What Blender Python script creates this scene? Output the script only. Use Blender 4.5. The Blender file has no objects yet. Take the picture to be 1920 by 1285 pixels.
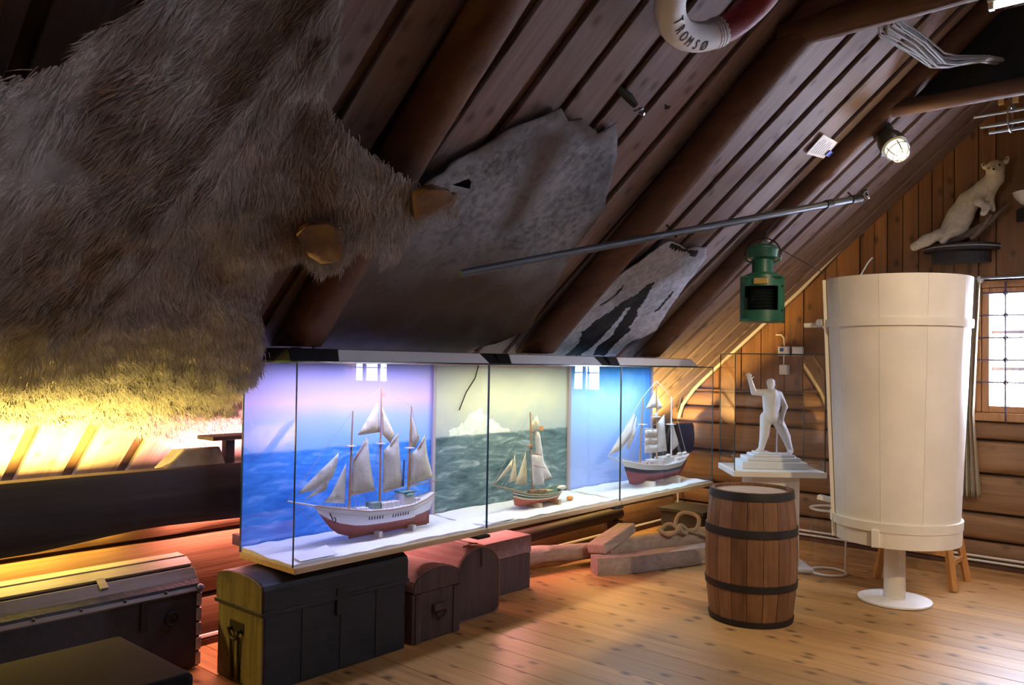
import bpy, bmesh, math, random
import numpy as np
from mathutils import Vector, Matrix
from mathutils.geometry import delaunay_2d_cdt

# ------------------------------------------------------------------ camera
sc = bpy.context.scene
COL = sc.collection
FPX, YAW, PITCH, ROLL, CAMH = 1553.36, 0.7169, 0.024805, 0.015322, 1.5
def make_camera():
    f = Vector((-math.sin(YAW)*math.cos(PITCH), math.cos(YAW)*math.cos(PITCH), math.sin(PITCH)))
    r = Vector((math.cos(YAW), math.sin(YAW), 0)); u = r.cross(f)
    r2 = r*math.cos(ROLL)+u*math.sin(ROLL); u2 = -r*math.sin(ROLL)+u*math.cos(ROLL)
    cd = bpy.data.cameras.new('camera'); cam = bpy.data.objects.new('camera', cd); COL.objects.link(cam)
    cd.sensor_width = 36; cd.sensor_fit = 'HORIZONTAL'; cd.lens = FPX/1920*36; cd.clip_start = .02
    m = Matrix((r2, u2, -f)).transposed().to_4x4(); m.translation = Vector((0, 0, CAMH))
    cam.matrix_world = m; sc.camera = cam
make_camera()
# ------------------------------------------------------------------ exposure, world (daylight outside the windows)
vs = sc.view_settings
vs.view_transform = 'Standard'; vs.look = 'None'; vs.exposure = 0.0; vs.gamma = 1.0; vs.use_curve_mapping = False
world = bpy.data.worlds.new('sky'); sc.world = world; world.use_nodes = True
bgn = world.node_tree.nodes['Background']
bgn.inputs['Color'].default_value = (.70, .76, 1.0, 1); bgn.inputs['Strength'].default_value = 85.0
# ------------------------------------------------------------------ large lights (track spots, added ceiling fill, tubes in the cove along the knee wall)
def area(name, loc, target, size, size_y, power, color, spread=math.pi):
    l = bpy.data.lights.new(name, 'AREA'); l.shape = 'RECTANGLE'; l.size = size; l.size_y = size_y
    l.energy = power; l.color = color; l.spread = spread
    o = bpy.data.objects.new(name, l); COL.objects.link(o); o.location = loc
    d = Vector(target)-Vector(loc); o.rotation_euler = d.to_track_quat('-Z', 'Y').to_euler()
    return o
def spot(name, loc, target, power, color, angle, blend=.6, radius=.06):
    l = bpy.data.lights.new(name, 'SPOT'); l.energy = power; l.color = color; l.spot_size = math.radians(angle)
    l.spot_blend = blend; l.shadow_soft_size = radius
    o = bpy.data.objects.new(name, l); COL.objects.link(o); o.location = loc
    d = Vector(target)-Vector(loc); o.rotation_euler = d.to_track_quat('-Z', 'Y').to_euler()
    return o
WARM = (1.0, .74, .44)
# track spots high under the ridge on the camera's side of the room
spot('track_spot_light', (.9, 2.6, 3.1), (-1.75, 5.3, .9), 300, WARM, 44, .45)
spot('track_spot_light', (.2, .6, 3.2), (-1.9, 4.7, .0), 55, WARM, 62)
# unseen cool white fill added over the middle and near end of the room
area('ceiling_fill_light', (.9, 4.4, 3.35), (.95, 4.4, 0), 1.4, .15, 60, (.72, .78, 1.0))
area('ceiling_fill_light', (.9, 1.2, 3.35), (.95, 1.2, 0), 1.4, .15, 14, (.72, .78, 1.0))
def tube_light(y0, y1, up, down, color):
    # fluorescent tubes hidden by the wall plate: one lights the boards above it, one the logs and floor below
    ym = (y0+y1)/2
    area('cove_tube_light', (-4.10, ym, .845), (-3.7, ym, 1.845), y1-y0, .035, up*(y1-y0), color)
    area('cove_tube_light', (-4.065, ym, .705), (-3.95, ym, .205), y1-y0, .03, down*(y1-y0), color)
YEL = (1.0, .70, .15); PINK = (1.0, .38, .36); AMB = (1.0, .62, .18)
tube_light(-.6, 1.8, 88, 12, YEL)
tube_light(2.05, 4.9, 38, 16, PINK)
tube_light(5.2, 6.9, 58, 7, AMB)

# ------------------------------------------------------------------ helpers
rnd = random.Random(7)
def tag(o, label=None, cat=None, group=None, kind=None):
    if label: o['label'] = label
    if cat: o['category'] = cat
    if group: o['group'] = group
    if kind: o['kind'] = kind
    return o
def thing(name, label, cat, loc=(0, 0, 0), rotz=0., group=None):
    o = bpy.data.objects.new(name, None); COL.objects.link(o)
    o.location = loc; o.rotation_euler = (0, 0, rotz); o.empty_display_size = .05
    return tag(o, label, cat, group)
class MB:
    """collects shapes in the local space of the thing they belong to"""
    def __init__(s): s.v = []; s.f = []
    def add(s, vs, fs):
        b = len(s.v); s.v += [tuple(map(float, p)) for p in vs]; s.f += [tuple(b+i for i in q) for q in fs]; return s
    def box(s, a, b, M=None):
        (x0, y0, z0), (x1, y1, z1) = a, b
        vs = [(x0,y0,z0),(x1,y0,z0),(x1,y1,z0),(x0,y1,z0),(x0,y0,z1),(x1,y0,z1),(x1,y1,z1),(x0,y1,z1)]
        if M is not None: vs = [tuple(M @ Vector(p)) for p in vs]
        return s.add(vs, [(3,2,1,0),(4,5,6,7),(0,1,5,4),(1,2,6,5),(2,3,7,6),(3,0,4,7)])
    def bar(s, p, q, w, h=None, up=(0, 0, 1)):
        """rectangular bar from p to q"""
        h = h or w; p, q = Vector(p), Vector(q); d = (q-p); L = d.length; d.normalize()
        a = d.cross(Vector(up)); a = a.normalized() if a.length > 1e-5 else Vector((1, 0, 0)); b = a.cross(d)
        M = Matrix((a, d, b)).transposed().to_4x4(); M.translation = p
        return s.box((-w/2, 0, -h/2), (w/2, L, h/2), M)
    def tube(s, pts, rad, n=10, caps=True, closed=False):
        pts = [Vector(p) for p in pts]; m = len(pts)
        rad = rad if hasattr(rad, '__len__') else [rad]*m
        vs = []; fs = []; prev = None
        for i, p in enumerate(pts):
            if closed: t = pts[(i+1) % m]-pts[i-1]
            else: t = pts[min(i+1, m-1)]-pts[max(i-1, 0)]
            t.normalize()
            if prev is None:
                a = t.orthogonal().normalized()
            else:
                a = prev-t*prev.dot(t); a = a.normalized() if a.length > 1e-6 else t.orthogonal().normalized()
            prev = a; b = t.cross(a)
            for k in range(n):
                an = 2*math.pi*k/n; vs.append(p+(a*math.cos(an)+b*math.sin(an))*rad[i])
        R = m if closed else m-1
        for i in range(R):
            for k in range(n):
                fs.append((i*n+k, i*n+(k+1) % n, ((i+1) % m)*n+(k+1) % n, ((i+1) % m)*n+k))
        if caps and not closed:
            fs.append(tuple(range(n))[::-1]); fs.append(tuple((m-1)*n+k for k in range(n)))
        return s.add(vs, fs)
    def lathe(s, prof, n=32, c=(0, 0, 0), capb=True, capt=True, a0=0, a1=2*math.pi, sx=1., sy=1.):
        """prof = list of (radius, z)"""
        full = abs(a1-a0-2*math.pi) < 1e-6; k = n if full else n+1
        vs = [(c[0]+r*sx*math.cos(a0+(a1-a0)*i/n), c[1]+r*sy*math.sin(a0+(a1-a0)*i/n), c[2]+z) for r, z in prof for i in range(k)]
        fs = []
        for j in range(len(prof)-1):
            for i in range(n):
                i2 = (i+1) % k
                fs.append((j*k+i, j*k+i2, (j+1)*k+i2, (j+1)*k+i))
        if full and capb and prof[0][0] > 1e-6: fs.append(tuple(range(k))[::-1])
        if full and capt and prof[-1][0] > 1e-6: fs.append(tuple((len(prof)-1)*k+i for i in range(k)))
        return s.add(vs, fs)
    def prism(s, poly, fn, t0, t1):
        """extrude a 2-D polygon; fn(u, v, t) -> point"""
        n = len(poly)
        vs = [fn(u, v, t0) for u, v in poly]+[fn(u, v, t1) for u, v in poly]
        fs = [tuple(range(n))[::-1], tuple(range(n, 2*n))]+[(i, (i+1) % n, n+(i+1) % n, n+i) for i in range(n)]
        return s.add(vs, fs)
    def ball(s, c, r, n=10, m=6, sx=1, sy=1, sz=1):
        prof = [(max(1e-4, r*math.sin(math.pi*j/m)), -r*math.cos(math.pi*j/m)*sz) for j in range(m+1)]
        return s.lathe(prof, n, c, False, False, sx=sx, sy=sy)
    def torus(s, c, R, r, M=None, n=24, m=8, a0=0, a1=2*math.pi):
        full = abs(a1-a0-2*math.pi) < 1e-6
        k = n if full else n+1
        pts = [Vector((R*math.cos(a0+(a1-a0)*i/n), R*math.sin(a0+(a1-a0)*i/n), 0)) for i in range(k)]
        if M is not None: pts = [M @ p for p in pts]
        return s.tube([p+Vector(c) for p in pts], r, m, True, full)
    def xf(s, M):
        s.v = [tuple(M @ Vector(p)) for p in s.v]; return s
    def build(s, name, mat, parent=None, smooth=False, bevel=0, seg=2, weld=False, keep=False):
        v = np.array(s.v, float)
        if keep: c = np.zeros(3)
        else:
            c = (v.min(0)+v.max(0))/2
            if parent is None: c[2] = v[:, 2].min()
        me = bpy.data.meshes.new(name); me.from_pydata([tuple(p) for p in (v-c)], [], s.f); me.update()
        bm = bmesh.new(); bm.from_mesh(me)
        if weld: bmesh.ops.remove_doubles(bm, verts=bm.verts, dist=1e-5)
        bmesh.ops.recalc_face_normals(bm, faces=bm.faces); bm.to_mesh(me); bm.free()
        if smooth:
            me.polygons.foreach_set('use_smooth', [True]*len(me.polygons))
            me.update()
        o = bpy.data.objects.new(name, me); COL.objects.link(o); o.location = c
        if parent is not None: o.parent = parent
        if mat is not None: me.materials.append(mat)
        if bevel:
            md = o.modifiers.new('bevel', 'BEVEL'); md.width = bevel; md.segments = seg; md.limit_method = 'ANGLE'; md.angle_limit = math.radians(40)
        if smooth and not bevel:
            try: me.set_sharp_from_angle(angle=math.radians(42))
            except Exception: pass
        return o
def copy_mesh(src, parent, loc, rot=(0, 0, 0), scale=(1, 1, 1)):
    o = src.copy(); COL.objects.link(o); o.parent = parent; o.location = loc; o.rotation_euler = rot; o.scale = scale
    return o
def inside(poly, x, y):
    r = False; n = len(poly); j = n-1
    for i in range(n):
        xi, yi = poly[i]; xj, yj = poly[j]
        if (yi > y) != (yj > y) and x < (xj-xi)*(y-yi)/(yj-yi)+xi: r = not r
        j = i
    return r
def edge_dist(poly, x, y):
    best = 1e9; n = len(poly)
    for i in range(n):
        ax, ay = poly[i]; bx, by = poly[(i+1) % n]; dx, dy = bx-ax, by-ay
        t = max(0, min(1, ((x-ax)*dx+(y-ay)*dy)/(dx*dx+dy*dy+1e-12)))
        best = min(best, math.hypot(x-ax-t*dx, y-ay-t*dy))
    return best
def densify(poly, step, jit=0., rr=None):
    out = []; n = len(poly)
    for i in range(n):
        a, b = poly[i], poly[(i+1) % n]; L = math.hypot(b[0]-a[0], b[1]-a[1]); k = max(1, int(L/step))
        for j in range(k):
            t = j/k; x = a[0]+(b[0]-a[0])*t; y = a[1]+(b[1]-a[1])*t
            if j and rr: x += rr.uniform(-jit, jit); y += rr.uniform(-jit, jit)
            out.append((x, y))
    return out
def fill2d(poly, step, holes=(), jit=.25):
    """triangulated sheet: outline + inner grid points"""
    pts = [Vector(p) for p in poly]; edges = [(i, (i+1) % len(poly)) for i in range(len(poly))]
    for h in holes:
        b = len(pts); pts += [Vector(p) for p in h]; edges += [(b+i, b+(i+1) % len(h)) for i in range(len(h))]
    rr = random.Random(3); xs = [p[0] for p in poly]; ys = [p[1] for p in poly]
    y = min(ys); row = 0
    while y < max(ys):
        x = min(xs)+(step/2 if row % 2 else 0)
        while x < max(xs):
            px, py = x+rr.uniform(-jit, jit)*step, y+rr.uniform(-jit, jit)*step
            if inside(poly, px, py) and edge_dist(poly, px, py) > step*.45 and not any(inside(h, px, py) for h in holes): pts.append(Vector((px, py)))
            x += step
        y += step*.87; row += 1
    v, e, f, *_ = delaunay_2d_cdt(pts, edges, [], 0, 1e-6)
    fs = []
    for q in f:
        cx = sum(v[i][0] for i in q)/len(q); cy = sum(v[i][1] for i in q)/len(q)
        if inside(poly, cx, cy) and not any(inside(h, cx, cy) for h in holes): fs.append(tuple(q))
    return [(p[0], p[1]) for p in v], fs
def vnoise(x, y, z=0, seed=0):
    """cheap smooth value noise"""
    def h(i, j, k):
        n = (i*374761393+j*668265263+k*2147483647+seed*974711) & 0xffffffff
        n = ((n ^ (n >> 13))*1274126177) & 0xffffffff
        return ((n ^ (n >> 16)) & 0xffff)/65535
    xi, yi, zi = math.floor(x), math.floor(y), math.floor(z); u, v, w = x-xi, y-yi, z-zi
    u, v, w = u*u*(3-2*u), v*v*(3-2*v), w*w*(3-2*w); r = 0
    for a in (0, 1):
        for b in (0, 1):
            for c in (0, 1):
                r += h(xi+a, yi+b, zi+c)*(u if a else 1-u)*(v if b else 1-v)*(w if c else 1-w)
    return r
# ---- smooth bodies: blended capsules turned into one surface
def blob_mesh(caps, cell, k, name, mat, parent, smooth_iter=2):
    """caps: list of (p, q, rp, rq[, flat]) ; surface nets over a smooth union"""
    P = np.array([[c[0], c[1]] for c in caps], float); rad = np.array([[c[2], c[3]] for c in caps], float)
    lo = P.reshape(-1, 3).min(0)-rad.max()*1.3-2*cell; hi = P.reshape(-1, 3).max(0)+rad.max()*1.3+2*cell
    n = np.ceil((hi-lo)/cell).astype(int)+1
    gx, gy, gz = np.meshgrid(*[lo[i]+np.arange(n[i])*cell for i in range(3)], indexing='ij')
    G = np.stack([gx, gy, gz], -1); acc = np.zeros(G.shape[:3])
    for c in caps:
        a = np.array(c[0], float); b = np.array(c[1], float); ab = b-a
        t = np.clip(((G-a)@ab)/(ab@ab+1e-12), 0, 1); d = np.linalg.norm(G-a-t[..., None]*ab, axis=-1)-(c[2]+(c[3]-c[2])*t)
        acc += np.exp(np.clip(-d/k, -60, 60))
    S = -k*np.log(acc+1e-30)
    neg = S < 0; vid = -np.ones(tuple(n-1), int); verts = []
    cs = [(i, j, l) for i in (0, 1) for j in (0, 1) for l in (0, 1)]
    cnt = sum(neg[i:n[0]-1+i, j:n[1]-1+j, l:n[2]-1+l].astype(int) for i, j, l in cs)
    cells = np.argwhere((cnt > 0) & (cnt < 8))
    eds = [(a, b) for a in range(8) for b in range(a+1, 8) if sum(abs(x-y) for x, y in zip(cs[a], cs[b])) == 1]
    for ci, (i, j, l) in enumerate(cells):
        vals = [S[i+a, j+b, l+c] for a, b, c in cs]; p = np.zeros(3); m = 0
        for a, b in eds:
            if (vals[a] < 0) != (vals[b] < 0):
                t = vals[a]/(vals[a]-vals[b]); p += np.array(cs[a])+t*(np.array(cs[b])-np.array(cs[a])); m += 1
        verts.append(lo+(np.array([i, j, l])+p/m)*cell); vid[i, j, l] = ci
    faces = []
    for ax in range(3):
        sl0 = [slice(None)]*3; sl1 = [slice(None)]*3; sl0[ax] = slice(0, -1); sl1[ax] = slice(1, None)
        for i, j, l in np.argwhere(neg[tuple(sl0)] != neg[tuple(sl1)]):
            e = [i, j, l]; o1, o2 = [(1, 2), (0, 2), (0, 1)][ax]; q = []
            for da, db in ((0, 0), (1, 0), (1, 1), (0, 1)):
                w = list(e); w[o1] -= da; w[o2] -= db; q.append(vid[tuple(w)])
            if min(q) >= 0: faces.append(tuple(q))
    mb = MB(); mb.v = [tuple(v) for v in verts]; mb.f = faces
    o = mb.build(name, mat, parent, True)
    for p in o.data.polygons: p.use_smooth = True
    if 'sharp_edge' in o.data.attributes: o.data.attributes.remove(o.data.attributes['sharp_edge'])
    if smooth_iter:
        md = o.modifiers.new('smooth', 'SMOOTH'); md.iterations = smooth_iter; md.factor = .5
    return o
# ------------------------------------------------------------------ materials
MATS = {}
class NT:
    def __init__(s, name):
        s.m = bpy.data.materials.new(name); s.m.use_nodes = True; s.t = s.m.node_tree; s.t.nodes.clear()
        s.out = s.n('ShaderNodeOutputMaterial')
    def n(s, typ, **kw):
        nd = s.t.nodes.new(typ)
        for k, v in kw.items():
            if k in nd.inputs: s.set(nd.inputs[k], v)
            else: setattr(nd, k, v)
        return nd
    def set(s, sock, v):
        if isinstance(v, bpy.types.NodeSocket): s.t.links.new(v, sock)
        elif hasattr(v, '__len__') and len(v) == 3 and sock.type == 'RGBA': sock.default_value = (*v, 1)
        else: sock.default_value = v
    def coord(s, scale=(1, 1, 1), rand=True, which='Object'):
        tc = s.n('ShaderNodeTexCoord'); v = tc.outputs[which]
        if rand:
            oi = s.n('ShaderNodeObjectInfo'); mu = s.n('ShaderNodeVectorMath', operation='MULTIPLY')
            s.set(mu.inputs[0], oi.outputs['Random']); mu.inputs[1].default_value = (37., 53., 71.)
            ad = s.n('ShaderNodeVectorMath', operation='ADD'); s.set(ad.inputs[0], v); s.set(ad.inputs[1], mu.outputs[0]); v = ad.outputs[0]
        mp = s.n('ShaderNodeVectorMath', operation='MULTIPLY'); s.set(mp.inputs[0], v); mp.inputs[1].default_value = scale
        return mp.outputs[0]
    def noise(s, vec, scale, detail=4, rough=.55, dist=0.):
        nd = s.n('ShaderNodeTexNoise', Scale=scale, Detail=detail, Roughness=rough, Distortion=dist); s.set(nd.inputs['Vector'], vec)
        return nd.outputs['Fac']
    def ramp(s, fac, stops, interp='LINEAR'):
        r = s.n('ShaderNodeValToRGB'); s.set(r.inputs['Fac'], fac); cr = r.color_ramp; cr.interpolation = interp
        while len(cr.elements) < len(stops): cr.elements.new(.5)
        for e, (p, c) in zip(cr.elements, stops):
            e.position = p; e.color = (*c, 1) if hasattr(c, '__len__') else (c, c, c, 1)
        return r.outputs['Color']
    def mix(s, fac, a, b, typ='MIX'):
        m = s.n('ShaderNodeMix', data_type='RGBA', blend_type=typ)
        s.set(m.inputs[0], fac); s.set(m.inputs[6], a); s.set(m.inputs[7], b); return m.outputs[2]
    def math(s, op, a, b=None, c=None):
        m = s.n('ShaderNodeMath', operation=op); s.set(m.inputs[0], a)
        if b is not None: s.set(m.inputs[1], b)
        if c is not None: s.set(m.inputs[2], c)
        return m.outputs[0]
    def bump(s, h, strength=.3, dist=.01):
        b = s.n('ShaderNodeBump', Strength=strength, Distance=dist); s.set(b.inputs['Height'], h); return b.outputs['Normal']
    def bsdf(s, **kw):
        p = s.n('ShaderNodeBsdfPrincipled')
        for k, v in kw.items(): s.set(p.inputs[k.replace('_', ' ')], v)
        s.t.links.new(p.outputs[0], s.out.inputs['Surface']); return p
def plain(name, color, rough=.6, metal=0., bumpy=0., bscale=40., var=0., spec=.5):
    if name in MATS: return MATS[name]
    n = NT(name); kw = dict(Roughness=rough, Metallic=metal)
    vec = n.coord()
    col = color
    if var:
        f = n.noise(vec, bscale*.25, 4); col = n.mix(n.ramp(f, [(.35, 0.), (.65, 1.)]), tuple(c*(1-var) for c in color), tuple(min(1, c*(1+var)) for c in color))
    if bumpy: kw['Normal'] = n.bump(n.noise(vec, bscale, 5), bumpy, .004)
    n.bsdf(**{'Base Color': col, 'Specular IOR Level': spec, **kw}); MATS[name] = n.m; return n.m
def wood(name, dark, mid, light, axis=1, grain=1., rough=.6, knots=True, vary=.25, bump=.25, wear=0., spec=.4, knotdark=.35):
    """axis: direction of the grain in object space"""
    if name in MATS: return MATS[name]
    n = NT(name); st = [14*grain]*3; st[axis] = .9*grain; vec = n.coord(tuple(st))
    g1 = n.noise(vec, 1.6, 6, .6, .6); st2 = [70*grain]*3; st2[axis] = 2.2*grain
    g2 = n.noise(n.coord(tuple(st2)), 1., 4, .6)
    col = n.ramp(g1, [(.28, dark), (.5, mid), (.72, light)])
    col = n.mix(.45, col, n.ramp(g2, [(.3, tuple(c*.62 for c in mid)), (.7, light)]))
    if knots:
        ks = [5.4]*3; ks[axis] = 3.4; kv = n.coord(tuple(ks))
        if axis == 2:
            sp = n.n('ShaderNodeSeparateXYZ'); n.set(sp.inputs[0], kv); cb = n.n('ShaderNodeCombineXYZ'); n.set(cb.inputs[0], sp.outputs['X']); n.set(cb.inputs[1], sp.outputs['Z']); kv = cb.outputs[0]
        vo = n.n('ShaderNodeTexVoronoi', feature='F1', voronoi_dimensions='2D' if knots == 'flat' else '3D', Scale=1.); n.set(vo.inputs['Vector'], kv)
        k = n.ramp(vo.outputs['Distance'], [(.04, 1.), (.09, .5), (.16, 0.)])
        col = n.mix(n.math('MULTIPLY', k, .8), col, tuple(c*knotdark for c in dark))
    oi = n.n('ShaderNodeObjectInfo')
    mr = n.n('ShaderNodeMapRange'); n.set(mr.inputs['Value'], oi.outputs['Random']); mr.inputs['To Min'].default_value = 1-vary; mr.inputs['To Max'].default_value = 1+vary*.6
    hs = n.n('ShaderNodeHueSaturation'); n.set(hs.inputs['Color'], col); n.set(hs.inputs['Value'], mr.outputs[0]); col = hs.outputs[0]
    if wear:
        w = n.noise(n.coord((3, 3, 3)), 1.5, 6, .65); col = n.mix(n.ramp(w, [(.5, 0.), (.72, wear)]), col, tuple(c*.25 for c in dark))
    h = n.math('ADD', n.math('MULTIPLY', g2, .6), g1)
    n.bsdf(**{'Base Color': col, 'Roughness': n.ramp(g2, [(.3, rough*.85), (.7, min(1, rough*1.15))]), 'Normal': n.bump(h, bump, .006), 'Specular IOR Level': spec})
    MATS[name] = n.m; return n.m
def glass_mat():
    n = NT('pane_glass'); fr = n.n('ShaderNodeFresnel', IOR=1.5); ge = n.n('ShaderNodeNewGeometry')
    fac = n.math('MULTIPLY', fr.outputs[0], n.math('SUBTRACT', 1., ge.outputs['Backfacing']))
    tr = n.n('ShaderNodeBsdfTransparent', Color=(.985, .995, .99)); gl = n.n('ShaderNodeBsdfGlossy', Roughness=0.0)
    mx = n.n('ShaderNodeMixShader'); n.set(mx.inputs[0], fac); n.t.links.new(tr.outputs[0], mx.inputs[1]); n.t.links.new(gl.outputs[0], mx.inputs[2])
    n.t.links.new(mx.outputs[0], n.out.inputs['Surface']); return n.m
GLASS = glass_mat()
def emit(name, color, strength):
    n = NT(name); e = n.n('ShaderNodeEmission', Color=color, Strength=strength); n.t.links.new(e.outputs[0], n.out.inputs['Surface']); return n.m
M_FLOOR = wood('floor_pine', (.32, .155, .05), (.48, .255, .085), (.58, .34, .125), axis=0, grain=.8, rough=.40, knots='flat', vary=.16, bump=.08, spec=.45, knotdark=.22)
M_ROOF = wood('roof_board_pine', (.145, .098, .09), (.215, .155, .145), (.285, .215, .205), axis=0, grain=.8, rough=.7, knots='flat', vary=.18, bump=.2, knotdark=.62)
M_ROOFBACK = plain('roof_back_board', (.07, .03, .014), .8, var=.3)
M_LOG = wood('rafter_log', (.05, .022, .012), (.095, .042, .022), (.15, .07, .036), axis=0, grain=.7, rough=.65, vary=.1, bump=.4)
M_WALLLOG = wood('wall_log_timber', (.13, .065, .028), (.23, .12, .052), (.32, .18, .085), axis=1, grain=.6, rough=.65, vary=.12, bump=.5)
M_WALLLOGX = wood('gable_log_timber', (.13, .065, .028), (.23, .12, .052), (.32, .18, .085), axis=0, grain=.6, rough=.65, vary=.12, bump=.5)
M_GBOARD = wood('gable_board', (.10, .045, .016), (.18, .08, .028), (.25, .115, .042), axis=2, grain=.8, rough=.55, knots='flat', vary=.2, bump=.2)
M_DARKBEAM = wood('blackened_beam', (.012, .009, .007), (.03, .022, .018), (.065, .05, .04), axis=1, grain=.6, rough=.75, vary=.05, bump=.5, knots=False)
M_WHITEPLASTIC = plain('white_plastic', (.75, .72, .66), .4)
M_BLACK = plain('black_metal', (.012, .012, .014), .45, spec=.4)
M_IRON = plain('dark_iron', (.03, .026, .024), .55, metal=.6, bumpy=.3, bscale=60)
M_STEEL = plain('grey_steel', (.36, .40, .46), .38, metal=.8, bumpy=.1)
M_BRASS = plain('old_brass', (.55, .38, .14), .4, metal=.9)
M_EDGE = plain('glass_edge', (.03, .075, .085), .2)
M_WHITE = plain('white_paint', (.78, .75, .70), .45, bumpy=.12, bscale=30, var=.04)
M_PAPER = plain('white_card', (.8, .8, .8), .7)
# ------------------------------------------------------------------ the room
XW, YG, YF = -4.15, 7.2, -1.7           # knee wall, gable wall, wall behind the camera
ZP, TR = 1.114, .869                    # roof springs at ZP over the knee wall, rise TR per metre
XR = .3; ZR = ZP+TR*(XR-XW)             # ridge
XE = 2*XR-XW                            # opposite knee wall
TH = math.atan(TR); CO, SI = math.cos(TH), math.sin(TH)
SL = (XR-XW)/CO
def roofp(y, s, off=0.):                # point on the slope: y along the room, s up the slope, off into the room
    return (XW+s*CO+off*SI, y, ZP+s*SI-off*CO)
def struct(o): o['kind'] = 'structure'; return o
# floor with planks
fl = struct(MB().box((XW-.2, YF, -.08), (XE+.2, YG+.2, -.022)).build('floor', plain('subfloor', (.05, .02, .008), .9)))
PW = .172; rr = random.Random(11)
pm = None; y = YF; i = 0
while y < YG-.01:
    w = min(PW, YG-y)
    if pm is None or w < PW-1e-4:
        b = MB().box((-(XE-XW)/2, 0, 0), ((XE-XW)/2, w-.0032, .022)); o = b.build('plank', M_FLOOR, fl, bevel=.0014, seg=1)
        if pm is None: pm = o
        o.location = ((XW+XE)/2-fl.location.x, y+w/2-fl.location.y, -.011-fl.location.z)
    else:
        o = copy_mesh(pm, fl, ((XW+XE)/2-fl.location.x, y+PW/2-fl.location.y, -.011-fl.location.z+rr.uniform(-.0006, .0002)))
    y += PW; i += 1
# sloping ceiling (both slopes): dark backing with proud boards
def slope(name, mirror):
    mb = MB()
    def P(y, s, off):
        p = roofp(y, s, off); return (2*XR-p[0], p[1], p[2]) if mirror else p
    vs = [P(YF, -.40, -.05), P(YG, -.40, -.05), P(YG, SL+.02, -.05), P(YF, SL+.02, -.05), P(YF, -.40, 0), P(YG, -.40, 0), P(YG, SL, 0), P(YF, SL, 0)]
    mb.add(vs, [(3,2,1,0),(4,5,6,7),(0,1,5,4),(1,2,6,5),(2,3,7,6),(3,0,4,7)])
    c = struct(mb.build(name, M_ROOFBACK)); L = SL+.37; src = None; rr = random.Random(5+mirror)
    ang = TH if mirror else -TH
    pitch = .2655; yy = 1.924-13*pitch
    while yy < YG:
        y0, y1 = yy+.028, min(yy+pitch-.028, YG-.005)
        if y0 > YF and y1-y0 > .05:
            mid = P((y0+y1)/2, (SL-.37)/2, .013); loc = Vector(mid)-c.location
            if src is None:
                src = MB().box((-L/2, -(y1-y0)/2, -.013), (L/2, (y1-y0)/2, .013)).build('board', M_ROOF, c, bevel=.004, seg=1); src.location = loc; src.rotation_euler = (0, ang, 0); full = y1-y0
            else:
                o = copy_mesh(src, c, loc+Vector((0, rr.uniform(-.004, .004), 0)), (0, ang, 0), (1, (y1-y0)/full*rr.uniform(.97, 1.03), 1))
        yy += pitch
    return c
ceil = slope('ceiling', 0); slope('ceiling', 1)
# round log rafters on the visible slope
def log(name, mat, parent, p, q, r0, r1, seed, seg=14, n=14, wob=.012, flat=0.):
    p, q = Vector(p), Vector(q); d = (q-p).normalized(); a = d.orthogonal().normalized(); b = d.cross(a); vs = []; fs = []
    for i in range(seg+1):
        t = i/seg; c = p.lerp(q, t)+a*(vnoise(t*3, seed, 1)-.5)*wob*3+b*(vnoise(t*3, seed, 2)-.5)*wob*3; r = r0+(r1-r0)*t
        for k in range(n):
            an = 2*math.pi*k/n; rad = r*(1+(vnoise(t*7, math.cos(an)*1.5+seed, math.sin(an)*1.5)-.5)*.16)
            vs.append(c+(a*math.cos(an)+b*math.sin(an))*rad)
    for i in range(seg):
        for k in range(n): fs.append((i*n+k, i*n+(k+1) % n, (i+1)*n+(k+1) % n, (i+1)*n+k))
    fs += [tuple(range(n))[::-1], tuple(seg*n+k for k in range(n))]
    o = MB().add([v-(parent.location if parent else Vector()) for v in vs], fs).build(name, mat, parent, True)
    return o
RAFT = []
for i, (y, yt) in enumerate(((-1.2, -1.2), (.70, .62), (2.35, 2.05), (4.19, 3.83), (5.60, 5.50))):
    r = (.08, .08, .10, .092, .070)[i]
    o = log('rafter', M_LOG, ceil, roofp(y, .30 if i < 2 else .62, r+.012), roofp(yt, SL-.1, r+.012), r*1.05, r*.94, i*3+1, 18, 16)
    RAFT.append((y*.7+yt*.3, r))
# low ends of the rafters are cut level above the glass cases
for o in [c for c in ceil.children if c.name.startswith('rafter')][2:]:
    bm = bmesh.new(); bm.from_mesh(o.data); zc = 1.565-o.location.z-ceil.location.z
    bmesh.ops.bisect_plane(bm, geom=bm.verts[:]+bm.edges[:]+bm.faces[:], plane_co=(0, 0, zc), plane_no=(0, 0, -1), clear_outer=True)
    bmesh.ops.holes_fill(bm, edges=[e for e in bm.edges if e.is_boundary]); bm.to_mesh(o.data); bm.free()
# collar beams between the rafters of both slopes
log('collar_beam', M_LOG, ceil, (-1.70, 3.98, 3.19), (2*XR+1.70, 3.98, 3.19), .075, .10, 41, 14, 12)
log('collar_beam', M_LOG, ceil, (-1.70, 5.57, 3.165), (2*XR+1.70, 5.57, 3.165), .05, .062, 47, 14, 12)
log('collar_beam', M_LOG, ceil, (-1.72, 2.25, 3.19), (2*XR+1.72, 2.25, 3.19), .085, .10, 51, 14, 12)
# dark plank standing on the far collar beam, and another bedded under the boards
cl = ceil.location
MB().box((-1.55-cl.x, 5.61-cl.y, 3.22-cl.z), (2.15-cl.x, 5.67-cl.y, 3.66-cl.z)).build('collar_plank', plain('soot_black_board', (.006, .006, .008), .8), ceil, bevel=.004)
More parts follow.
